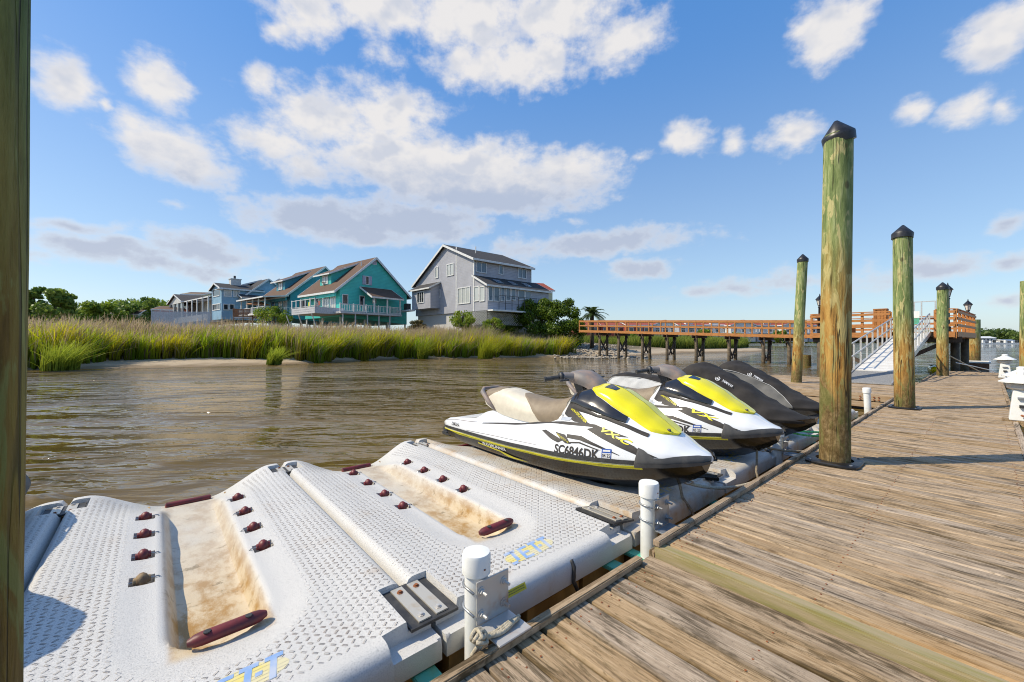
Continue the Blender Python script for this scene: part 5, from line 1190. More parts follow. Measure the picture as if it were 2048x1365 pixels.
h.roof('roof_black', [(-.35,vs0-.35,z0-.12),(Ws+.3,vs0-.35,z0-.12),(Ws+.3,-.02,z1+.05),(-.35,-.02,z1+.05)], .16, 'sunroom_roof')
for k in range(3): h.part('skylight', 'glass_blue', lambda m: m.prism([(2.3+k*2.7+dx, vs0*.62*f+(-.02)*(1-f)+vs0*.15, z0*f*.62+z1*(1-f*.62)+.08-(z1-z0)*.15) for dx, f in ((0,1),(1.1,1),(1.1,.35),(0,.35))], (0,0,0), (0,0,.06)))
h.box('corner_trim', 'trim_white', -.05, .12, -.06, .12, zb, ze-.1); vt = h.fv(*g7(525,300))[0]; h.box('corner_trim', 'trim_white', -.04, .0, vt-.1, vt+.1, zb, za-.7)
h.box('gutter', 'trim_white', -o, W+o, -o-.14, -o, ze-.42, ze-.2); h.box('downspout', 'trim_white', W-.02, W+.1, -.12, -.0, z1, ze-.3)
def wpx(hs, conv, face, x0, y0, x1, y1, at=0, **k):
    f = (lambda px, py: hs.fu(px, py, at)) if face == 'u' else (lambda px, py: hs.fv(px, py, at))
    a = f(*conv(x0, (y0+y1)/2)); b = f(*conv(x1, (y0+y1)/2)); t_ = f(*conv((x0+x1)/2, y0))[1]; u_ = f(*conv((x0+x1)/2, y1))[1]
    return hs.window(face, (a[0], b[0], u_, t_), at=at, **k)
for x0, y0, x1, y1, ml, gl in ((332,305,355,398,0,'glass_blind'),(441,276,499,376,1,'glass_blind'),(355,518,373,580,0,'glass_dark'),(545,496,652,636,2,'glass_blind')): wpx(h, g7, 'v', x0, y0, x1, y1, mull=ml, glass=gl)
for x0, x1 in ((694,733),(747,787)): wpx(h, g7, 'v', x0, 488, x1, 613, mull=0, glass='glass_blind', at=.003)
for x0, y0, x1, y1, ml in ((714,262,799,348,1),(922,291,953,364,0),(1100,322,1169,401,1)): wpx(h, g7, 'u', x0, y0, x1, y1, mull=ml, glass='glass_blue')
for x0, x1, y0, y1 in ((824,857,486,608),(875,921,492,614),(939,969,495,612),(987,1019,500,608),(1039,1071,506,604),(1099,1155,520,600),(1168,1212,530,598)): wpx(h, g7, 'u', x0, y0, x1, y1, at=vs0, mull=0, glass='glass_blue')
# bump-out on the gable wall, with its own little roof
va1 = h.fv(*g7(283,700), u=-1.6)[0]; vb1 = h.fv(*g7(112,700), u=-1.6)[0]; _, zt1 = h.fv(*g7(200,505), u=-1.6); _, zt0 = h.fv(*g7(325,450)); _, zq = h.fv(*g7(200,690), u=-1.6)
h.part('bay_wall', 'grey_side', lambda m: m.prism([(-1.6,0,zq),(-1.6,0,zt1-.05),(0,0,zt0-.1),(0,0,zq)], (0,va1,0), (0,vb1,0)))
h.roof('roof_black', [(-2.0,vb1+.3,zt1),(-2.0,va1-.3,zt1),(-.02,va1-.3,zt0+.1),(-.02,vb1+.3,zt0+.1)], .14, 'bay_roof'); wpx(h, g7, 'v', 165, 537, 222, 630, at=-1.6, mull=2, glass='glass_dark')
h.box('landing', 'trim_white', -2.6, -1.6, vb1-1, vb1+3.2, zq-.25, zq-.02); h.box('air_conditioner', 'trim_black', -2.4, -1.7, vb1+.2, vb1+1.2, zq, zq+1.0)
h.part('balcony_rail', 'trim_black', lambda m: [m.beam((1.2,vs0-.9,zf+1.9),(Ws,vs0-.9,zf+1.9),.06,.06), m.beam((1.2,vs0-.9,zf+.9),(Ws,vs0-.9,zf+.9),.05,.05)] + [m.beam((1.2+i*1.15,vs0-.9,zf),(1.2+i*1.15,vs0-.9,zf+1.9),.06,.06) for i in range(9)])
h.box('balcony', 'trim_white', .0, Ws, vs0-1.1, vs0-.02, zf-.2, zf); h.part('roof_vent', 'trim_white', lambda m: m.tube([(3.2,va*.55,za-1.2),(3.2,va*.55,za-.2)], .07, 8))
# lattice skirt under the sunroom
def lattice(m, p, q, z0, z1, n):
    p, q = Vector(p), Vector(q); L_ = (q-p).length; s_ = (z1-z0)
    for i in range(-int(s_/.35)-1, int(L_/.35)+1):
        for sg in (1, -1):
            a = i*.35 if sg > 0 else i*.35+s_; b = a+s_*sg
            pts_ = []
            for t_, z in ((a, z0), (b, z1)): pts_.append((t_, z))
            (ta, za_), (tb, zb_) = pts_
            def clip(t_): return max(0, min(L_, t_))
            if (ta < 0 and tb < 0) or (ta > L_ and tb > L_): continue
            ca, cb = clip(ta), clip(tb); zca = za_+(zb_-za_)*(ca-ta)/(tb-ta); zcb = za_+(zb_-za_)*(cb-ta)/(tb-ta)
            A = p.lerp(q, ca/L_); B_ = p.lerp(q, cb/L_); m.beam((A.x, A.y, zca), (B_.x, B_.y, zcb), .02, .07, (p-q).cross(Vector((0,0,1))))
h.part('lattice', 'trim_white', lambda m: lattice(m, (0,vs0+.05,0), (0,4.5,0), zb-1.9, zb-.05, 20)); h.part('lattice', 'trim_white', lambda m: lattice(m, (.1,vs0-.05,0), (Ws,vs0-.05,0), zb-1.9, zb-.3, 20))

# ---- teal house
g2 = lambda x, y: (x/6.206+500, y/6.206+500)
def teal_house(label, px0, d0, wall, zg, full=True, sc=1.0):
    h = House('teal_house' if full else 'blue_green_house', label, 679.5, d0, (.63,.777), zg)
    ua, za = h.fu(*g2(1555,95)); ur, zr = h.fu(*g2(1985,592)); uw = h.fu(*g2(1945,700))[0]; _, zb = h.fu(*g2(1500,800)); ul, zl = h.fu(*g2(1035,505)); _, zdk = h.fu(*g2(1300,790))
    L = h.fv(*g2(600,545), u=ul)[0]*.98; o = .35
    zw = lambda u: float(np.interp(u, [ul, ua, ur], [zl, za, zr]))-.12
    h.part('wall', wall, lambda m: m.prism([(0,0,zb-.6),(0,0,zw(0)),(ua,0,za-.15),(uw,0,zw(uw)),(uw,0,zb-1.4)], (0,0,0), (0,L,0)))
    h.part('pier_post', 'trim_white', lambda m: [m.bb(x-.1, x+.1, y-.1, y+.1, -1.5, zb) for x in (.2, uw*.35, uw*.7, uw-.2) for y in (.2, L*.5, L-.2)])
    h.roof('roof_brown', [(ul,-o,zl),(ua,-o,za),(ua,L+o,za),(ul,L+o,zl)], .2, bare=(1,)); h.roof('roof_brown', [(ua,-o,za+.003),(ur,-o,zr),(ur,L+o,zr),(ua,L+o,za+.003)], .2, bare=(3,))
    h.box('porch_beam', wall, ul+.2, ul+.5, .1, L-.1, zl-.75, zl-.25)
    if not full: h.box('porch_floor', 'trim_white', ul-3.2, 0, -.2, L, zb-.1, zb+.15)
    # shed dormer on the left slope
    vd0 = h.fv(*g2(1000,430), u=ul+1.6)[0]; vd1 = h.fv(*g2(862,430), u=ul+1.6)[0]; ud = ul+1.7; zs_ = zw(ud); zd = zs_+1.75; ue = ua-1.0; zde = zw(ue)+.25
    h.part('dormer_wall', wall, lambda m: m.prism([(ud,0,zs_-.1),(ud,0,zd),(ue,0,zde),(ue,0,zw(ue)-.1)], (0,vd0,0), (0,vd1,0)))
    h.roof('roof_brown', [(ud-.5,vd0-.4,zd),(ue+.5,vd0-.4,zde+.28),(ue+.5,vd1+1.2,zde+.28),(ud-.5,vd1+1.2,zd)], .14, 'dormer_roof', bare=(1,))
    vm = (vd0+vd1)/2; h.window('v', (vm-.75, vm+.75, zs_+.35, zd-.3), at=ud, glass='glass_blind')
    # porch doors on the sunlit side wall
    for v0, gl in ((1.2,'glass_blind'),(3.2,'glass_blind'),(6.3,'glass_dark')): h.window('v', (v0, v0+1.3, zb+.25, zb+2.5), glass=gl, name='door', mull=1 if gl == 'glass_blind' else 0)
    if full:
        for x0, y0, x1, y1, sh in ((1150,560,1208,676,False),(1364,578,1413,688,False),(1437,334,1470,428,True)): wpx(h, g2, 'u', x0, y0, x1, y1, mull=0, shutters=sh, fr=.09)
        wpx(h, g2, 'u', 1518, 134, 1566, 182, mull=0, glass='shutter', name='gable_vent', fr=.05); wpx(h, g2, 'u', 1522, 614, 1558, 662, mull=0, fr=.07)
        # side porch with its own roof, posts and railed deck
        vp = -3.0; a0 = h.fu(*g2(1475,700), v=vp*.6)[0]; a1 = h.fu(*g2(1872,700), v=vp)[0]; zi = h.fu(*g2(1500,470))[1]; zo = h.fu(*g2(1640,590), v=vp)[1]
        h.roof('roof_brown', [(a0-.4,vp-.3,zo),(a1+.3,vp-.3,zo),(a1+.3,-.02,zi),(a0-.4,-.02,zi)], .16, 'porch_roof')
        for x, y in ((a0+.2,vp+.05),((a0+a1)/2,vp+.05),(a1-.1,vp+.05),(a0+.2,-.15)): h.box('porch_post', 'trim_white', x-.09, x+.09, y-.09, y+.09, zdk, zo-.1)
        d0_ = h.fu(*g2(1120,800), v=vp)[0]; h.box('deck', 'fence_white', d0_, a1+.1, vp-.15, -.02, zdk-.28, zdk)
        h.railing((d0_,vp,zdk), (a1,vp,zdk), 1.05, 40, 6); h.railing((a1,vp,zdk), (a1,-.1,zdk), 1.05, 9, 2)
        for k in range(5):
            x = d0_+.4+k*1.9; h.part('deck_leg', 'fence_white', lambda m: m.bb(x-.07, x+.07, vp, vp+.14, -1.2, zdk-.28))
        # raised deck along the sunny side with board skirt, furniture behind the rail
        uo = ul-3.2; zk = zdk+.55; L2 = h.fv(*g2(520,760), u=uo)[0]
        h.box('deck', 'fence_white', uo, -.02, vp*.4, L2, zk-.9, zk)
        for k in range(3): h.box('skirt_board', 'fence_white', uo-.05, uo-.01, vp*.4, L2, zk-.9+k*.3+.02, zk-.9+k*.3+.28)
        h.railing((uo,vp*.4,zk), (uo,L2,zk), 1.1, 0, 6); h.part('glass_screen', 'glass_blind', lambda m: m.bb(uo+.02, uo+.04, vp*.4+4, L2-.1, zk+.2, zk+1.0)) if False else None
        h.railing((uo,vp*.4,zk), (uo+2.2,vp*.4,zk), 1.1, 8, 3)
        for v0, mt in ((1.0,'roof_red'),(2.2,'teal'),(4.0,'yellow_dec'),(5.4,'seat_tan')):
            h.part('deck_chair', mt if mt != 'teal' else 'mint', lambda m: [m.bb(uo+1.2,uo+1.8,v0,v0+.6,zk+.4,zk+.46), m.bb(uo+1.75,uo+1.82,v0,v0+.6,zk+.46,zk+1.05)] + [m.bb(uo+x,uo+x+.06,v0+y,v0+y+.06,zk,zk+.4) for x in (1.2,1.74) for y in (0,.54)])
        h.part('barbecue', 'trim_black', lambda m: m.bb(uo+.6,uo+1.2,L2-2.2,L2-1.0,zk,zk+1.15))
        h.part('satellite_dish', 'trim_white', lambda m: [m.lathe([(.02,0),(.28,.05),(.42,.13)], (ul+1.6,L*.55,zw(ul+1.6)+.5), 12), m.tube([(ul+1.7,L*.55,zw(ul+1.7)),(ul+1.6,L*.55,zw(ul+1.6)+.5)], .04, 6)])
        for u_, v_ in ((ul+1.9,L*.38),(ua-1.6,L*.12)): h.part('roof_vent', 'trim_white', lambda m: m.tube([(u_,v_,zw(u_)),(u_,v_,zw(u_)+.75)], .08, 8))
        for k in range(3): h.part('strut', 'fence_white', lambda m: m.beam((uo,vp*.4+1+k*4,zk-.9),(uo+1.6,vp*.4+1+k*4,-1),.12,.12))
    else:
        for k in range(5): h.box('porch_post', 'trim_white', ul-3.0, ul-2.85, k*L/4.2-.1, k*L/4.2+.06, zb, zl-.25)
        h.roof('roof_brown', [(ul-3.4,-.5,zl-.35),(ul+.5,-.5,zl+.1),(ul+.5,L+.3,zl+.1),(ul-3.4,L+.3,zl-.35)], .14, 'porch_roof', bare=(1,))
        h.railing((ul-3.0,-.2,zb+.15), (ul-3.0,L,zb+.15), 1.0, 30, 5); h.railing((ul-3.0,-.2,zb+.15), (0,-.2,zb+.15), 1.0, 10, 3)
        h.part('strut', 'fence_white', lambda m: m.beam((ul-3,-.2,zb),(ul-1.2,-.2,-1),.14,.14))
    return h
teal_house('teal gabled house with brown roof, dormer and white railed decks', 679.5, 60, 'teal', 1.6)
hb = teal_house('blue green house with long porch directly behind the teal one', 679.5, 60, 'tealblue', 1.6, full=False)
hb.t.location += Vector(((-.777*RT[0]+.63*FW[0])*15.6-.7*FW[0], (-.777*RT[1]+.63*FW[1])*15.6-.7*FW[1], .25))

# ---- light blue house
g1 = lambda x, y: (x/7.314+300, y/7.314+520)
h = House('light_blue_house', 'light blue house with black roof, open balcony and screened porch', 443, 76, (.63,.777), 1.4)
_, zb = h.fu(*g1(1045,790)); _, ze = h.fu(*g1(1045,400)); W1 = h.fu(*g1(1330,500))[0]; vB = h.fv(*g1(902,600))[0]; zap = h.fv(*g1(950,345))[1]
h.part('bay_wall', 'sky_side', lambda m: m.prism([(0,0,zb-1),(0,0,ze),(0,vB/2,zap-.2),(0,vB,ze),(0,vB,zb-1)], (0,0,0), (W1+4,0,0)))
h.roof('roof_black', [(-.4,-.4,ze-.1),(W1+4,-.4,ze-.1),(W1+4,vB/2,zap),(-.4,vB/2,zap)], .18, bare=(1,)); h.roof('roof_black', [(-.4,vB/2,zap+.003),(W1+4,vB/2,zap+.003),(W1+4,vB+.4,ze-.1),(-.4,vB+.4,ze-.1)], .18, bare=(1,))
u2 = h.fu(*g1(1340,600))[0]; uA, zA = h.fu(*g1(1730,292)); zA += .2; ue = uA+5; zl2 = h.fu(*g1(1370,575))[1]
h.part('wall', 'sky_side', lambda m: m.prism([(u2,.02,zb-1),(u2,.02,zl2),(uA,.02,zA-.15),(ue,.02,zA-3.6),(ue,.02,zb-1)], (0,0,0), (0,13,0)))
h.roof('roof_black', [(u2-.6,-.35,zl2-.1),(uA,-.35,zA),(uA,13.3,zA),(u2-.6,13.3,zl2-.1)], .18, bare=(1,)); h.roof('roof_black', [(uA,-.35,zA+.003),(ue,-.35,zA-3.6),(ue,13.3,zA-3.6),(uA,13.3,zA+.003)], .18, bare=(3,))
h.part('chimney', 'white_side', lambda m: [m.bb(2.2,3.9,vB*.4,vB*.4+1.2,zap-.5,zap+.95), m.bb(2.1,4.0,vB*.4-.1,vB*.4+1.3,zap+.95,zap+1.1)]); h.part('chimney_pot', 'trim_black', lambda m: m.tube([(3,vB*.4+.6,zap+1),(3,vB*.4+.6,zap+1.7)], .2, 8))
for x0, y0, x1, y1, f_, ml, gl in ((930,438,1020,528,'v',0,'glass_dark'),(922,655,1030,728,'v',2,'glass_dark'),(1090,452,1185,530,'u',0,'glass_blind'),(1228,462,1305,538,'u',1,'glass_blind'),(1080,655,1135,728,'u',0,'glass_dark'),(1170,655,1222,728,'u',0,'glass_dark')): wpx(h, g1, f_, x0, y0, x1, y1, mull=ml, glass=gl, fr=.14)
h.part('satellite_dish', 'trim_white', lambda m: m.lathe([(.02,0),(.4,.08),(.6,.2)], (-.3,-.2,zb+4.3), 12))
h.roof('roof_black', [(W1-.5,-2.2,zb+3.1),(W1+6,-2.2,zb+3.1),(W1+6,-.02,zb+3.9),(W1-.5,-.02,zb+3.9)], .14, 'porch_roof'); h.window('u', (W1+1.2,W1+2.6,zb+1,zb+2.5), mull=0)
# screened porch wing to the left, gable towards the marsh
vs1 = h.fv(*g1(480,700), u=-.5)[0]; vs2 = h.fv(*g1(285,700), u=-.5)[0]; _, zs1 = h.fv(*g1(480,600), u=-.5); _, zs2 = h.fv(*g1(378,505), u=-.5)
h.part('porch_gable', 'white_side', lambda m: m.prism([(-.5,vs1,zs1-.35),(-.5,vs1,zs1),(-.5,(vs1+vs2)/2,zs2-.1),(-.5,vs2,zs1),(-.5,vs2,zs1-.35)], (0,0,0), (.3,0,0)))
h.part('porch_wall', 'white_side', lambda m: m.bb(3,9,vB,vs2,zb-1,zs1))
h.roof('roof_black', [(-.9,vs1-.4,zs1-.05),(10,vs1-.4,zs1-.05),(10,(vs1+vs2)/2,zs2),(-.9,(vs1+vs2)/2,zs2)], .16, bare=(1,)); h.roof('roof_black', [(-.9,(vs1+vs2)/2,zs2+.003),(10,(vs1+vs2)/2,zs2+.003),(10,vs2+.4,zs1-.05),(-.9,vs2+.4,zs1-.05)], .16, bare=(1,))
h.roof('roof_black', [(-.3,vB+.02,zs1-.1),(6,vB+.02,zs1+1.6),(6,vs1+.2,zs1+1.6),(-.3,vs1+.2,zs1-.1)], .16, 'wing_roof', bare=(1,))
for i in range(9):
    v_ = vB+.3+(vs2-vB-.4)*i/8; h.box('porch_post', 'trim_white', -.55, -.35, v_-.12, v_+.12, zb-1, zs1-.2)
h.box('porch_screen', 'glass_dark', -.30, -.26, vs1, vs2, zb+.2, zs1-.3); h.box('porch_sill', 'white_side', -.5, -.2, vB+.1, vs2, zb-1, zb+.25)
h.part('upper_wing_wall', 'white_side', lambda m: m.bb(5.5,12,vB+.2,vB+7.5,zs1-.5,zs1+2.6)); h.roof('roof_black', [(5.1,vB,zs1+2.6),(8.7,vB,zs1+4.0),(8.7,vB+8,zs1+4.0),(5.1,vB+8,zs1+2.6)], .18, 'wing_roof')
h.window('v', (vB+3.6,vB+4.6,zs1+1.0,zs1+2.0), at=5.5, mull=0)
# fences and decks in front of it
def fence(name, label, pA, pB, d, h_, z0, n, mat):
    a, b = pix(pA, None, d), pix(pB, None, d*1.02); t = thing(name, label, 'fence', (a.x, a.y, z0)); q = Vector((b.x-a.x, b.y-a.y, 0)); L_ = q.length; t.rotation_euler.z = math.atan2(q.y, q.x)
    for i in range(n):
        m = MB(); w_ = L_/n; m.bb(i*w_+.02, (i+1)*w_-.02, -.015, .015, 0, h_*(1 if i % 9 else 1.06)); m.build('picket', M[mat], t)
    m = MB(); m.bb(0,L_,.016,.07,.2,.3); m.bb(0,L_,.016,.07,h_-.35,h_-.25); m.build('fence_rail', M[mat], t)
fence('white_fence', 'weathered white board fence in front of the screened porch', 302, 420, 72, 3.0, 3.7, 60, 'fence_white')
t = thing('brown_deck', 'small dark brown slatted deck beside the light blue house', 'deck', tuple(pix(466, None, 70)[:2])+(4.8,), TH-pi/2)
for k in range(6): m = MB(); m.bb(0,3.3,0,.05,.85+k*.22,1.02+k*.22); m.build('slat', M['deck_brown'], t)
for k in range(7): m = MB(); m.bb(-.05,-.0,0,1.6,.75+k*.22,.92+k*.22); m.build('slat', M['pier_wood'], t)
m = MB(); m.bb(0,3.3,.06,1.6,.6,.8); m.build('deck_floor', M['fence_white'], t); m = MB(); [m.bb(x,x+.12,.05,.17,-3.4,2.15) for x in (0,1.6,3.2)]; m.build('post', M['deck_brown'], t)
# umbrella on the blue house's patio
p = pix(517, 610, 71); t = thing('patio_umbrella', 'tan patio umbrella between the light blue house and the porch', 'umbrella', (p.x, p.y, 3)); ht = p.z-3
m = MB(); m.lathe([(1.9,ht),(1.0,ht+.35),(.03,ht+.62)], (0,0,0), 10); m.build('canopy', pm('tan_umbrella', (.50,.25,.13), None, 6, .8), t); m = MB(); m.tube([(0,0,0),(0,0,ht+.6)], .04, 6); m.build('pole', M['trim_white'], t)
# ---- simpler houses farther back: gable box with roof, windows
def small_house(name, label, px0, px1, ytop, yeave, ybase, d, wall, roof, dirU=(1,.25), depth=8, ridge='u', wins=(), zg=1.5):
    h = House(name, label, px0, d, dirU, zg); W_, zE = h.fu(px1, yeave); _, zE = h.fu(px0, yeave); _, zT = h.fu((px0+px1)/2, ytop); _, zB = h.fu(px0, ybase)
    if ridge == 'u':
        h.part('wall', wall, lambda m: m.prism([(0,0,min(zB,0)),(0,0,zE),(0,depth/2,zT-.1),(0,depth,zE),(0,depth,min(zB,0))], (0,0,0), (W_,0,0)))
        h.roof(roof, [(-.4,-.4,zE-.1),(W_+.4,-.4,zE-.1),(W_+.4,depth/2,zT),(-.4,depth/2,zT)], .2, bare=(2,)); h.roof(roof, [(-.4,depth/2,zT+.003),(W_+.4,depth/2,zT+.003),(W_+.4,depth+.4,zE-.1),(-.4,depth+.4,zE-.1)], .2, bare=(0,))
    else:
        h.part('wall', wall, lambda m: m.prism([(0,0,min(zB,0)),(0,0,zE),(W_/2,0,zT-.1),(W_,0,zE),(W_,0,min(zB,0))], (0,0,0), (0,depth,0)))
        h.roof(roof, [(-.4,-.4,zE-.1),(W_/2,-.4,zT),(W_/2,depth,zT),(-.4,depth,zE-.1)], .2, bare=(1,)); h.roof(roof, [(W_/2,-.4,zT+.003),(W_+.4,-.4,zE-.1),(W_+.4,depth,zE-.1),(W_/2,depth,zT+.003)], .2, bare=(3,))
    for f0, f1, g0, g1_ in wins: h.window('u', (W_*f0, W_*f1, zB+(zE-zB)*g0, zB+(zE-zB)*g1_), mull=0, glass='glass_dark', fr=.16)
    return h
small_house('yellow_house', 'pale yellow house with red tiled roof behind the grey one', 1063, 1105, 560, 578, 640, 92, 'cream_side', 'roof_red', (1,.45), 10, 'u', [(.35,.6,.5,.8)])
small_house('pale_green_house', 'pale green house peeking over the porch roof', 537, 580, 558, 573, 620, 100, 'mintpale', 'roof_black', (1,.5), 9, 'v', [(.2,.5,.55,.85)])
small_house('pink_cottage', 'low pink cottage left of the screened porch', 308, 346, 610, 618, 645, 95, 'pink_side', 'roof_brown', (1,.3), 8, 'u', [(.2,.4,.2,.6),(.6,.8,.2,.6)])
small_house('brown_roof_house', 'brown roofed house rising behind the light blue one', 365, 402, 581, 588, 620, 118, 'cream_side', 'roof_brown', (1,.2), 10, 'u')
small_house('low_cottage', 'low grey roofed cottage in the marsh trees', 222, 276, 618, 627, 640, 150, 'cream_side', 'roof_brown', (1,.3), 8, 'u')
# row of red roofed townhouses beyond the pier
lab_t = ['at the palm end of the row','second from the palm','third from the palm','left of the middle of the row','in the middle of the row','just right of the middle','third from the thick pile end','second from the slender pile','next to the slender pile','at the pier deck end']
for k in range(10):
    x0 = 1150+k*52; wm = ('red_side','red_side','red_side','white_side','grey_side','white_side','white_side','grey_side','white_side','grey_side')[k]; rg = 'v' if k in (3,6,8) else 'u'
    h = small_house('townhouse', 'red roofed townhouse seen through the pier railing, ' + lab_t[k], x0, x0+49, 640+(k % 3)*1.5, 650, 672, 150+(k % 2)*4, wm, 'roof_red', (1,.04), 12, rg, [(.1,.25,.35,.7),(.4,.6,.35,.7),(.72,.9,.35,.7)], zg=1.2)
    h.t['group'] = 'red roofed townhouses'
    if k > 2:
        W_, _ = h.fu(x0+49); _, z_ = h.fu(x0, 652); h.part('dormer', 'white_side', lambda m: m.prism([(W_*.3,.4,z_-.2),(W_*.3,.4,z_+.9),(W_*.45,.4,z_+1.6),(W_*.6,.4,z_+.9),(W_*.6,.4,z_-.2)], (0,0,0), (0,4,0)))
        h.railing((0,-1.5,z_-2.6), (W_,-1.5,z_-2.6), 1.1, 12, 4, wd=.16); h.box('balcony', 'trim_white', 0, W_, -1.7, -.05, z_-2.9, z_-2.6)
# trees scattered in front of that row
for k, (px, yt, yb, nn) in enumerate([(1258,655,676,900),(1410,652,676,900),(1290,660,676,600),(1560,650,672,900),(1475,656,676,700)]):
    p = pix(px, yb, 140); H_ = (yb-yt)/FOC*140
    tree('round_tree', ['small round tree left of the middle townhouses','round tree before the middle townhouse','lowest round tree by the red townhouses','round tree beside the slender pile','round tree right of the middle townhouses'][k], 'tree', (p.x, p.y, 1.2), blob_clumps(5, 5, H_*.8, 12, .8, 1.4, .4), nn, .35, MD, [(0,0,-.5,.3),(0,0,H_*.6,.15)], 'trees before the townhouses')
# far shore buildings and moored boats
for name, lab, cat, px0, px1, y0, y1, d, wl, rf in (('boathouse','long white boathouse on the far shore','boathouse',1956,1992,673,684,330,'white_side','trim_white'),('boathouse','low white shed on the far shore by the right pile','boathouse',2012,2034,679,686,320,'white_side','galv')):
    small_house(name, lab, px0, px1, y0, y0+3, y1, d, wl, rf, (1,.02), 9, 'u', [(.1,.2,.3,.7),(.3,.4,.3,.7),(.5,.6,.3,.7),(.7,.8,.3,.7)], zg=-.3).t['category'] = cat
for k, px in enumerate(np.linspace(1952, 2034, 12)):
    p = pix(px, None, 300); t = thing('moored_boat', ['white','dark'][k % 2]+'-cabined moored boat on the far shore, '+['leftmost','second from the left','third from the left','fourth from the left','fifth from the left','just left of the middle','just right of the middle','fifth from the right','fourth from the right','third from the right','second from the right','rightmost'][k], 'boat', (p.x, p.y, WL), TH-pi/2, 'boats moored on the far shore')
    m = MB(); m.prism([(-1.3,0,-.2),(1.0,0,-.2),(1.7,0,.75),(-1.4,0,.65)], (0,-.7,0), (0,.7,0)); m.build('hull', M['white_pvc'], t); m = MB(); m.bb(-.8,.4,-.5,.5,.66,1.5+.6*(k % 3)); m.build('cabin', M['glass_dark' if k % 2 else 'white_pvc'], t)

# ------------------------------------------------------------------ boardwalk pier
XP, XQ = 39.6, 41.3
def pier_y(px, X=XP): k = (px-1024)/FOC; return (k*FW[0]*X-RT[0]*X)/(RT[1]-k*FW[1])
def pier_z(y): return float(np.interp(y, [7, 10.5, 33.5], [1.98, 2.0, 2.86]))
t = thing('boardwalk_pier', 'long orange stained boardwalk pier with railings on crossed legs', 'pier', (XP, 20, 0)); OFF = Vector((XP, 20, 0))
def pb(name, mat, p, q, w_, h_, up=(0,0,1)): m = MB(); m.beam(Vector(p)-OFF, Vector(q)-OFF, w_, h_, up); return m.build(name, M[mat], t)
ys_posts = [pier_y(p) for p in (1159,1178,1196,1215,1235,1257,1281,1305,1331,1361,1391,1423,1455,1490,1524,1552,1580,1612)]
for X, sgn in ((XP, -1), (XQ, 1)):
    for y in ys_posts: z = pier_z(y); pb('rail_post', 'pier_wood', (X, y, z-.32), (X, y, z+1.16), .11, .11)
    for i in range(0, len(ys_posts)-2, 2):
        a, b = ys_posts[i], ys_posts[i+2] if i+2 < len(ys_posts) else ys_posts[-1]; za_, zb_ = pier_z(a), pier_z(b); xo = X-sgn*.0
        pb('top_rail', 'pier_wood', (xo, a, za_+1.19), (xo, b, zb_+1.19), .17, .05); pb('upper_rail', 'pier_wood', (X+sgn*.075, a, za_+1.06), (X+sgn*.075, b, zb_+1.06), .045, .14)
        pb('middle_rail', 'pier_wood', (X+sgn*.075, a, za_+.55), (X+sgn*.075, b, zb_+.55), .045, .14); pb('fascia_board', 'pier_wood', (X+sgn*.08, a, za_-.12), (X+sgn*.08, b, zb_-.12), .05, .27)
    a, b = ys_posts[-2], ys_posts[-1]
    for zz_, hh_, nm in ((1.19,.05,'top_rail'),(1.06,.14,'upper_rail'),(.55,.14,'middle_rail'),(-.12,.27,'fascia_board')): pb(nm, 'pier_wood', (X+sgn*.075, a, pier_z(a)+zz_), (X+sgn*.075, b-.6, pier_z(b)+zz_), .05, hh_)
ny = 130; m = MB()
for i in range(ny):
    y = 7.7+(33.3-7.7)*(i+.5)/ny; m.box((XP+.85-XP, y-20, pier_z(y)), (1.66,.185,.04))
tag(m.build('deck_boards', M['dock_x'], t), kind='stuff')
for px in (1198,1236,1283.6,1332.8,1391,1457,1525.6,1577.5):
    y = pier_y(px); z = pier_z(y); gz = -2
    for X in (XP+.12, XQ-.12):
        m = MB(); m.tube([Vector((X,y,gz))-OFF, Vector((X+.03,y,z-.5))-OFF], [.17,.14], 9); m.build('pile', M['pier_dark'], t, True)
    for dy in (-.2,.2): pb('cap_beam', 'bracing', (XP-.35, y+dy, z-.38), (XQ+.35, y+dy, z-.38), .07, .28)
    for s in (-.22,.22):
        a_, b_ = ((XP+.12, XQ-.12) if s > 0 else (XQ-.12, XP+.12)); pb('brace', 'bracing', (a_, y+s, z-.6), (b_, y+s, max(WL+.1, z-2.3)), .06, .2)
# ------------------------------------------------------------------ pier head platform, benches, gangway
PZ = 2.0
t = thing('pier_platform', 'orange railed pier head platform at the top of the gangway', 'pier platform', (36, 4, 0)); OFF = Vector((36, 4, 0))
PC = [(32.8,7.6),(39.5,7.6),(41.5,7.6),(41.5,.6),(32.8,1.15)]
m = MB(); m.prism([Vector((x,y,PZ-.26))-OFF for x,y in PC], (0,0,0), (0,0,.22)); m.build('deck_frame', M['pier_dark'], t)
nb = 44
for i in range(nb):
    x = 32.8+8.7*(i+.5)/nb; y0 = np.interp(x, [32.8,41.5], [1.15,.6]); m = MB(); m.box((x-36, (7.6+y0)/2-4, PZ), (.185, 7.6-y0, .04)); m.build('plank', M['pier_wood'], t)
def rail_run(P, Q, n, top=1.22, i0=0, i1=0):
    P, Q = Vector((*P, PZ)), Vector((*Q, PZ)); Z = Vector((0,0,1))
    for i in range(i0, n+1-i1): c = P.lerp(Q, i/n); pb('rail_post', 'pier_wood', c-Z*.35, c+Z*top, .13, .13)
    pb('top_rail', 'pier_wood', P+Z*(top+.03), Q+Z*(top+.03), .2, .05); d_ = (Q-P).normalized().cross(Z)*.09
    for z_ in (top-.12, top*.6, top*.3): pb('side_rail', 'pier_wood', P+Z*z_+d_, Q+Z*z_+d_, .045, .14)
    pb('fascia_board', 'pier_wood', P-Z*.14+d_, Q-Z*.14+d_, .05, .30)
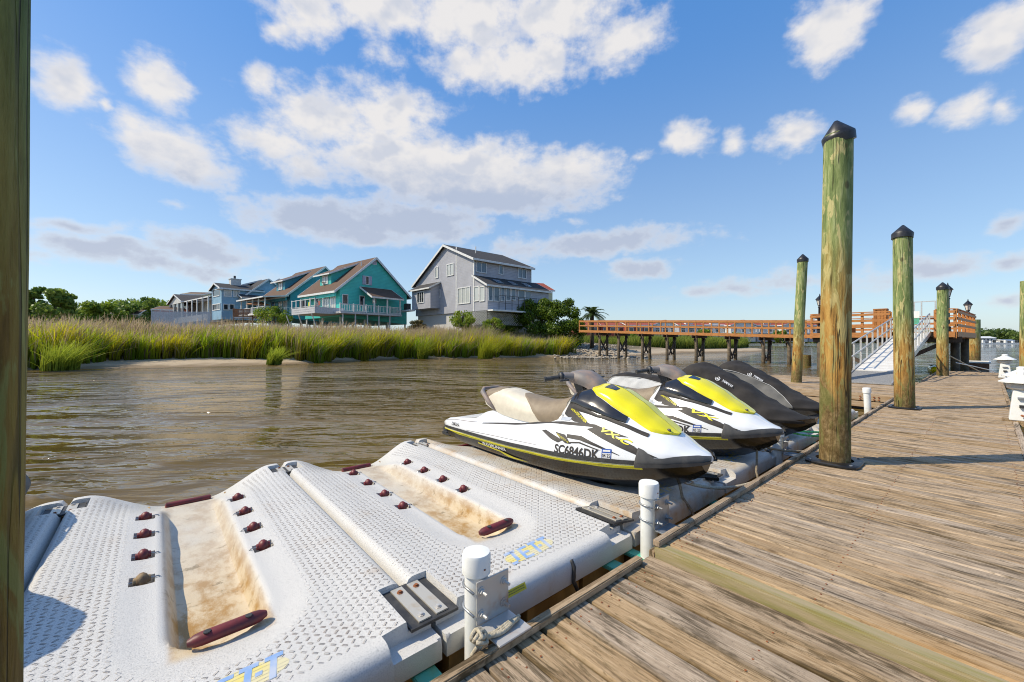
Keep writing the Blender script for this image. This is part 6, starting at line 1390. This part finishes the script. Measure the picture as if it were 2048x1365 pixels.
rail_run((32.8,7.6),(32.8,3.75),3); rail_run((39.4,7.6),(32.8,7.6),4,1.21,0,1); rail_run((32.8,1.15),(41.5,.6),5,1.21); rail_run((41.5,.6),(41.5,7.4),4,1.22,1); rail_run((32.8,1.9),(32.8,1.15),1,1.22,0,1)
for x, y in ((33.1,7.2),(33.1,4.2),(33.1,1.6),(37,7.2),(37,4),(37,1.3),(41,7),(41,4),(41,1.0)):
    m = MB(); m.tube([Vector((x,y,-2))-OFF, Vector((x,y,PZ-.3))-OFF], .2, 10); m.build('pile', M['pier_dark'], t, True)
for x in (33.1,37,41): pb('cap_beam', 'bracing', (x,.9,PZ-.42), (x,7.6,PZ-.42), .15, .32)
for x in (33.0,): pb('brace', 'bracing', (x,1.6,PZ-.6), (x,4.2,-.2), .07, .22); pb('brace', 'bracing', (x,7.2,PZ-.6), (x,4.4,-.2), .07, .22)
# benches on the platform
def bench(loc, rz, label):
    t = thing('pier_bench', label, 'bench', (*loc, PZ+.022), rz, 'benches on the pier platform')
    for k in range(3): m = MB(); m.box((0,-.05+k*.16,.50), (1.9,.14,.045)); m.build('seat_slat', M['pier_wood'], t)
    for k in range(4): m = MB(); m.box((0,.42+k*.035,.66+k*.15), (1.9,.04,.135)); m.build('back_slat', M['pier_wood'], t)
    for x in (-.85,.85):
        m = MB(); m.box((x,.08,.24), (.09,.45,.47)); m.build('leg', M['pier_wood'], t); m = MB(); m.beam((x,.40,.2),(x,.56,1.2),.09,.09); m.build('back_post', M['pier_wood'], t)
bench((34.6,6.2), pi/2*0+.0, 'wooden bench left on the platform, behind the thick pile'); bench((37.5,6.4), 0, 'farther wooden bench on the platform')
p_ = Vector((34.2,4.35,PZ)); t = thing('bin_box', 'upright wooden slatted bin box at the platform corner by the gangway', 'bin', (p_.x, p_.y, PZ+.022))
for k in range(4):
    for x, y, sx, sy in ((-.25+k*.166,-.27,.15,.03),(-.25+k*.166,.27,.15,.03),(-.27,-.25+k*.166,.03,.15),(.27,-.25+k*.166,.03,.15)): m = MB(); m.box((x,y,.72), (sx,sy,1.40)); m.build('slat', M['pier_wood'], t)
m = MB(); m.box((0,0,1.45), (.66,.66,.06)); m.build('lid', M['pier_wood'], t)
# gangway
t = thing('gangway', 'white aluminium gangway sloping up from the float to the pier platform', 'gangway', (20.6, 2.8, 0)); OFF = Vector((20.6, 2.8, 0))
GX0, GX1, GZ0, GZ1, GY0, GY1 = 20.6, 32.7, .36, 1.95, 2.12, 3.42
gz = lambda x: GZ0+(GZ1-GZ0)*(x-GX0)/(GX1-GX0)
nseg = 6
for i in range(nseg):
    xa, xb = GX0+(GX1-GX0)*i/nseg, GX0+(GX1-GX0)*(i+1)/nseg; pb('deck_panel', 'ramp', (xa+.012,(GY0+GY1)/2,gz(xa)), (xb-.012,(GY0+GY1)/2,gz(xb)), GY1-GY0-.1, .05)
m = MB(); 
for k in range(46): x = 18.85+k*.04; m.beam(Vector((x,GY0,.05+(x-18.85)*.167))-OFF, Vector((x,GY1,.05+(x-18.85)*.167))-OFF, .028, .02)
m.beam(Vector((18.8,GY0,.045))-OFF, Vector((20.65,GY0,.36))-OFF, .04, .07); m.beam(Vector((18.8,GY1,.045))-OFF, Vector((20.65,GY1,.36))-OFF, .04, .07); m.beam(Vector((18.8,GY0,.03))-OFF, Vector((18.8,GY1,.03))-OFF, .06,.03)
m.prism([Vector(q)-OFF for q in ((18.86,GY0+.03,.02),(20.6,GY0+.03,.325),(20.6,GY1-.03,.325),(18.86,GY1-.03,.02))], (0,0,0), (0,0,.01)); m.build('foot_plate', M['grate'], t)
for y in (GY0, GY1):
    pb('side_girder', 'alu', (GX0,y,GZ0-.04), (GX1,y,GZ1-.04), .07, .22)
    for zz_ in (1.08,.58): 
        m = MB(); m.tube([Vector((GX0-.35,y,GZ0+zz_-.04))-OFF, Vector((GX1,y,GZ1+zz_))-OFF], .028, 8); m.build('handrail', M['alu'], t, True)
    for i in range(10):
        x = GX0+.05+(GX1-GX0-.1)*i/9; m = MB(); m.bb(x-.03,x+.03,y-.03,y+.03,gz(x)-.1,gz(x)+1.08); m.v = [tuple(Vector(v)-OFF) for v in m.v]; m.build('rail_post', M['alu'], t)
# gate frame at the head of the gangway
t = thing('gangway_gate', 'thin metal gate frame with a green white notice at the top of the gangway', 'gate', (32.85, 2.75, PZ))
for y in (-.85,-.3,.0,.3,.85): m = MB(); m.bb(-.03,.03,y-.03,y+.03,0,1.75); m.build('gate_post', M['alu'], t)
m = MB(); m.bb(-.02,.02,-.85,.85,1.70,1.75); m.bb(-.02,.02,-.85,.85,.1,.15); m.build('gate_rail', M['alu'], t); m = MB(); m.bb(-.05,-.031,-.22,.22,.45,.8); m.build('notice_board', M['teal_bar'], t); m = MB(); m.bb(-.05,-.031,-.22,.22,.82,1.2); m.build('notice_board', M['white_pvc'], t)
# street lamps
def lamp(loc, z0, zt, label, lean=(0, 0), s=1.35):
    t = thing('street_lamp', label, 'street lamp', (*loc, z0), 0, 'black lanterns on the pier'); t.rotation_euler = (lean[0], lean[1], 0); H_ = zt-z0; b = H_-.62*s
    m = MB(); m.lathe([(.10*s,0),(.10*s,.25),(.065*s,.35),(.055*s,b-.1),(.08*s,b-.06),(.05*s,b)], (0,0,0), 12); m.build('post', M['lamp_black'], t, 40)
    m = MB(); m.lathe([(.07*s,b+.05*s),(.135*s,b+.32*s)], (0,0,0), 6); m.build('lantern_glass', M['lamp_glass'], t)
    m = MB(); m.lathe([(.05*s,b),(.09*s,b+.05*s)], (0,0,0), 6); m.lathe([(.19*s,b+.32*s),(.17*s,b+.36*s),(.06*s,b+.49*s),(.03*s,b+.52*s),(.012*s,b+.62*s)], (0,0,0), 6)
    for k in range(6): a = k*pi/3; m.beam((.072*s*cos(a),.072*s*sin(a),b+.05*s), (.14*s*cos(a),.14*s*sin(a),b+.33*s), .018*s, .018*s)
    m.build('lantern_frame', M['lamp_black'], t)
lamp((33.15,7.25), PZ, 4.62, 'black street lamp at the left corner of the platform beside the slender pile'); lamp((33.4,1.45), PZ, 4.75, 'black street lamp right behind the end pile')
lamp((40.6,.85), PZ, 4.30, 'leaning black street lamp at the far right corner of the platform', (.0,.09))
lamp((46.4,.35), 2.4, 3.7, 'small lantern on the far weathered pile', s=1.1) if False else None
# clutter beyond: tethered float, yellow float, lines to the walkway end
p = pix(1946, 738, z=WL); t = thing('small_float', 'small brown box float with white rim moored beyond the platform', 'float', (p.x, p.y, WL))
m = MB(); m.bb(-1.1,1.1,-.75,.75,-.3,.45); m.build('box', M['deck_brown'], t); m = MB(); [m.bb(*b) for b in ((-1.15,1.15,-.82,-.72,.44,.54),(-1.15,1.15,.72,.82,.44,.54),(-1.15,-1.05,-.72,.72,.44,.54),(1.05,1.15,-.72,.72,.44,.54))]; m.build('rim', M['white_pvc'], t)
p = pix(1868, 724, 26); t = thing('kayak', 'yellow kayak under the gangway', 'kayak', (p.x, p.y, WL), .1); m = MB(); m.tube([(-1.8,0,.25),(-1.2,0,.2),(0,0,.17),(1.2,0,.2),(1.8,0,.25)], [.03,.24,.32,.24,.03], 12); m.v = [(x,y*1.0,z*.9) for x,y,z in m.v]; m.build('hull', M['yellow'], t, True); m = MB(); m.lathe([(.22,.40),(.25,.44),(.2,.45)], (0,0,0), 14); m.build('cockpit_rim', M['trim_black'], t)
rope(catenary((26.0,1.2,.95), (29.6,.2,.02), .0), .022, 'rope', 'taut pale hose line from the end pile down to the walkway end', 'line')
rope([(26.5,.9,.55),(28,.4,.35),(29.2,-.1,.15),(29.8,-.25,.02)], .018, 'white_pvc', 'thin white water hose curling at the walkway end', 'hose')
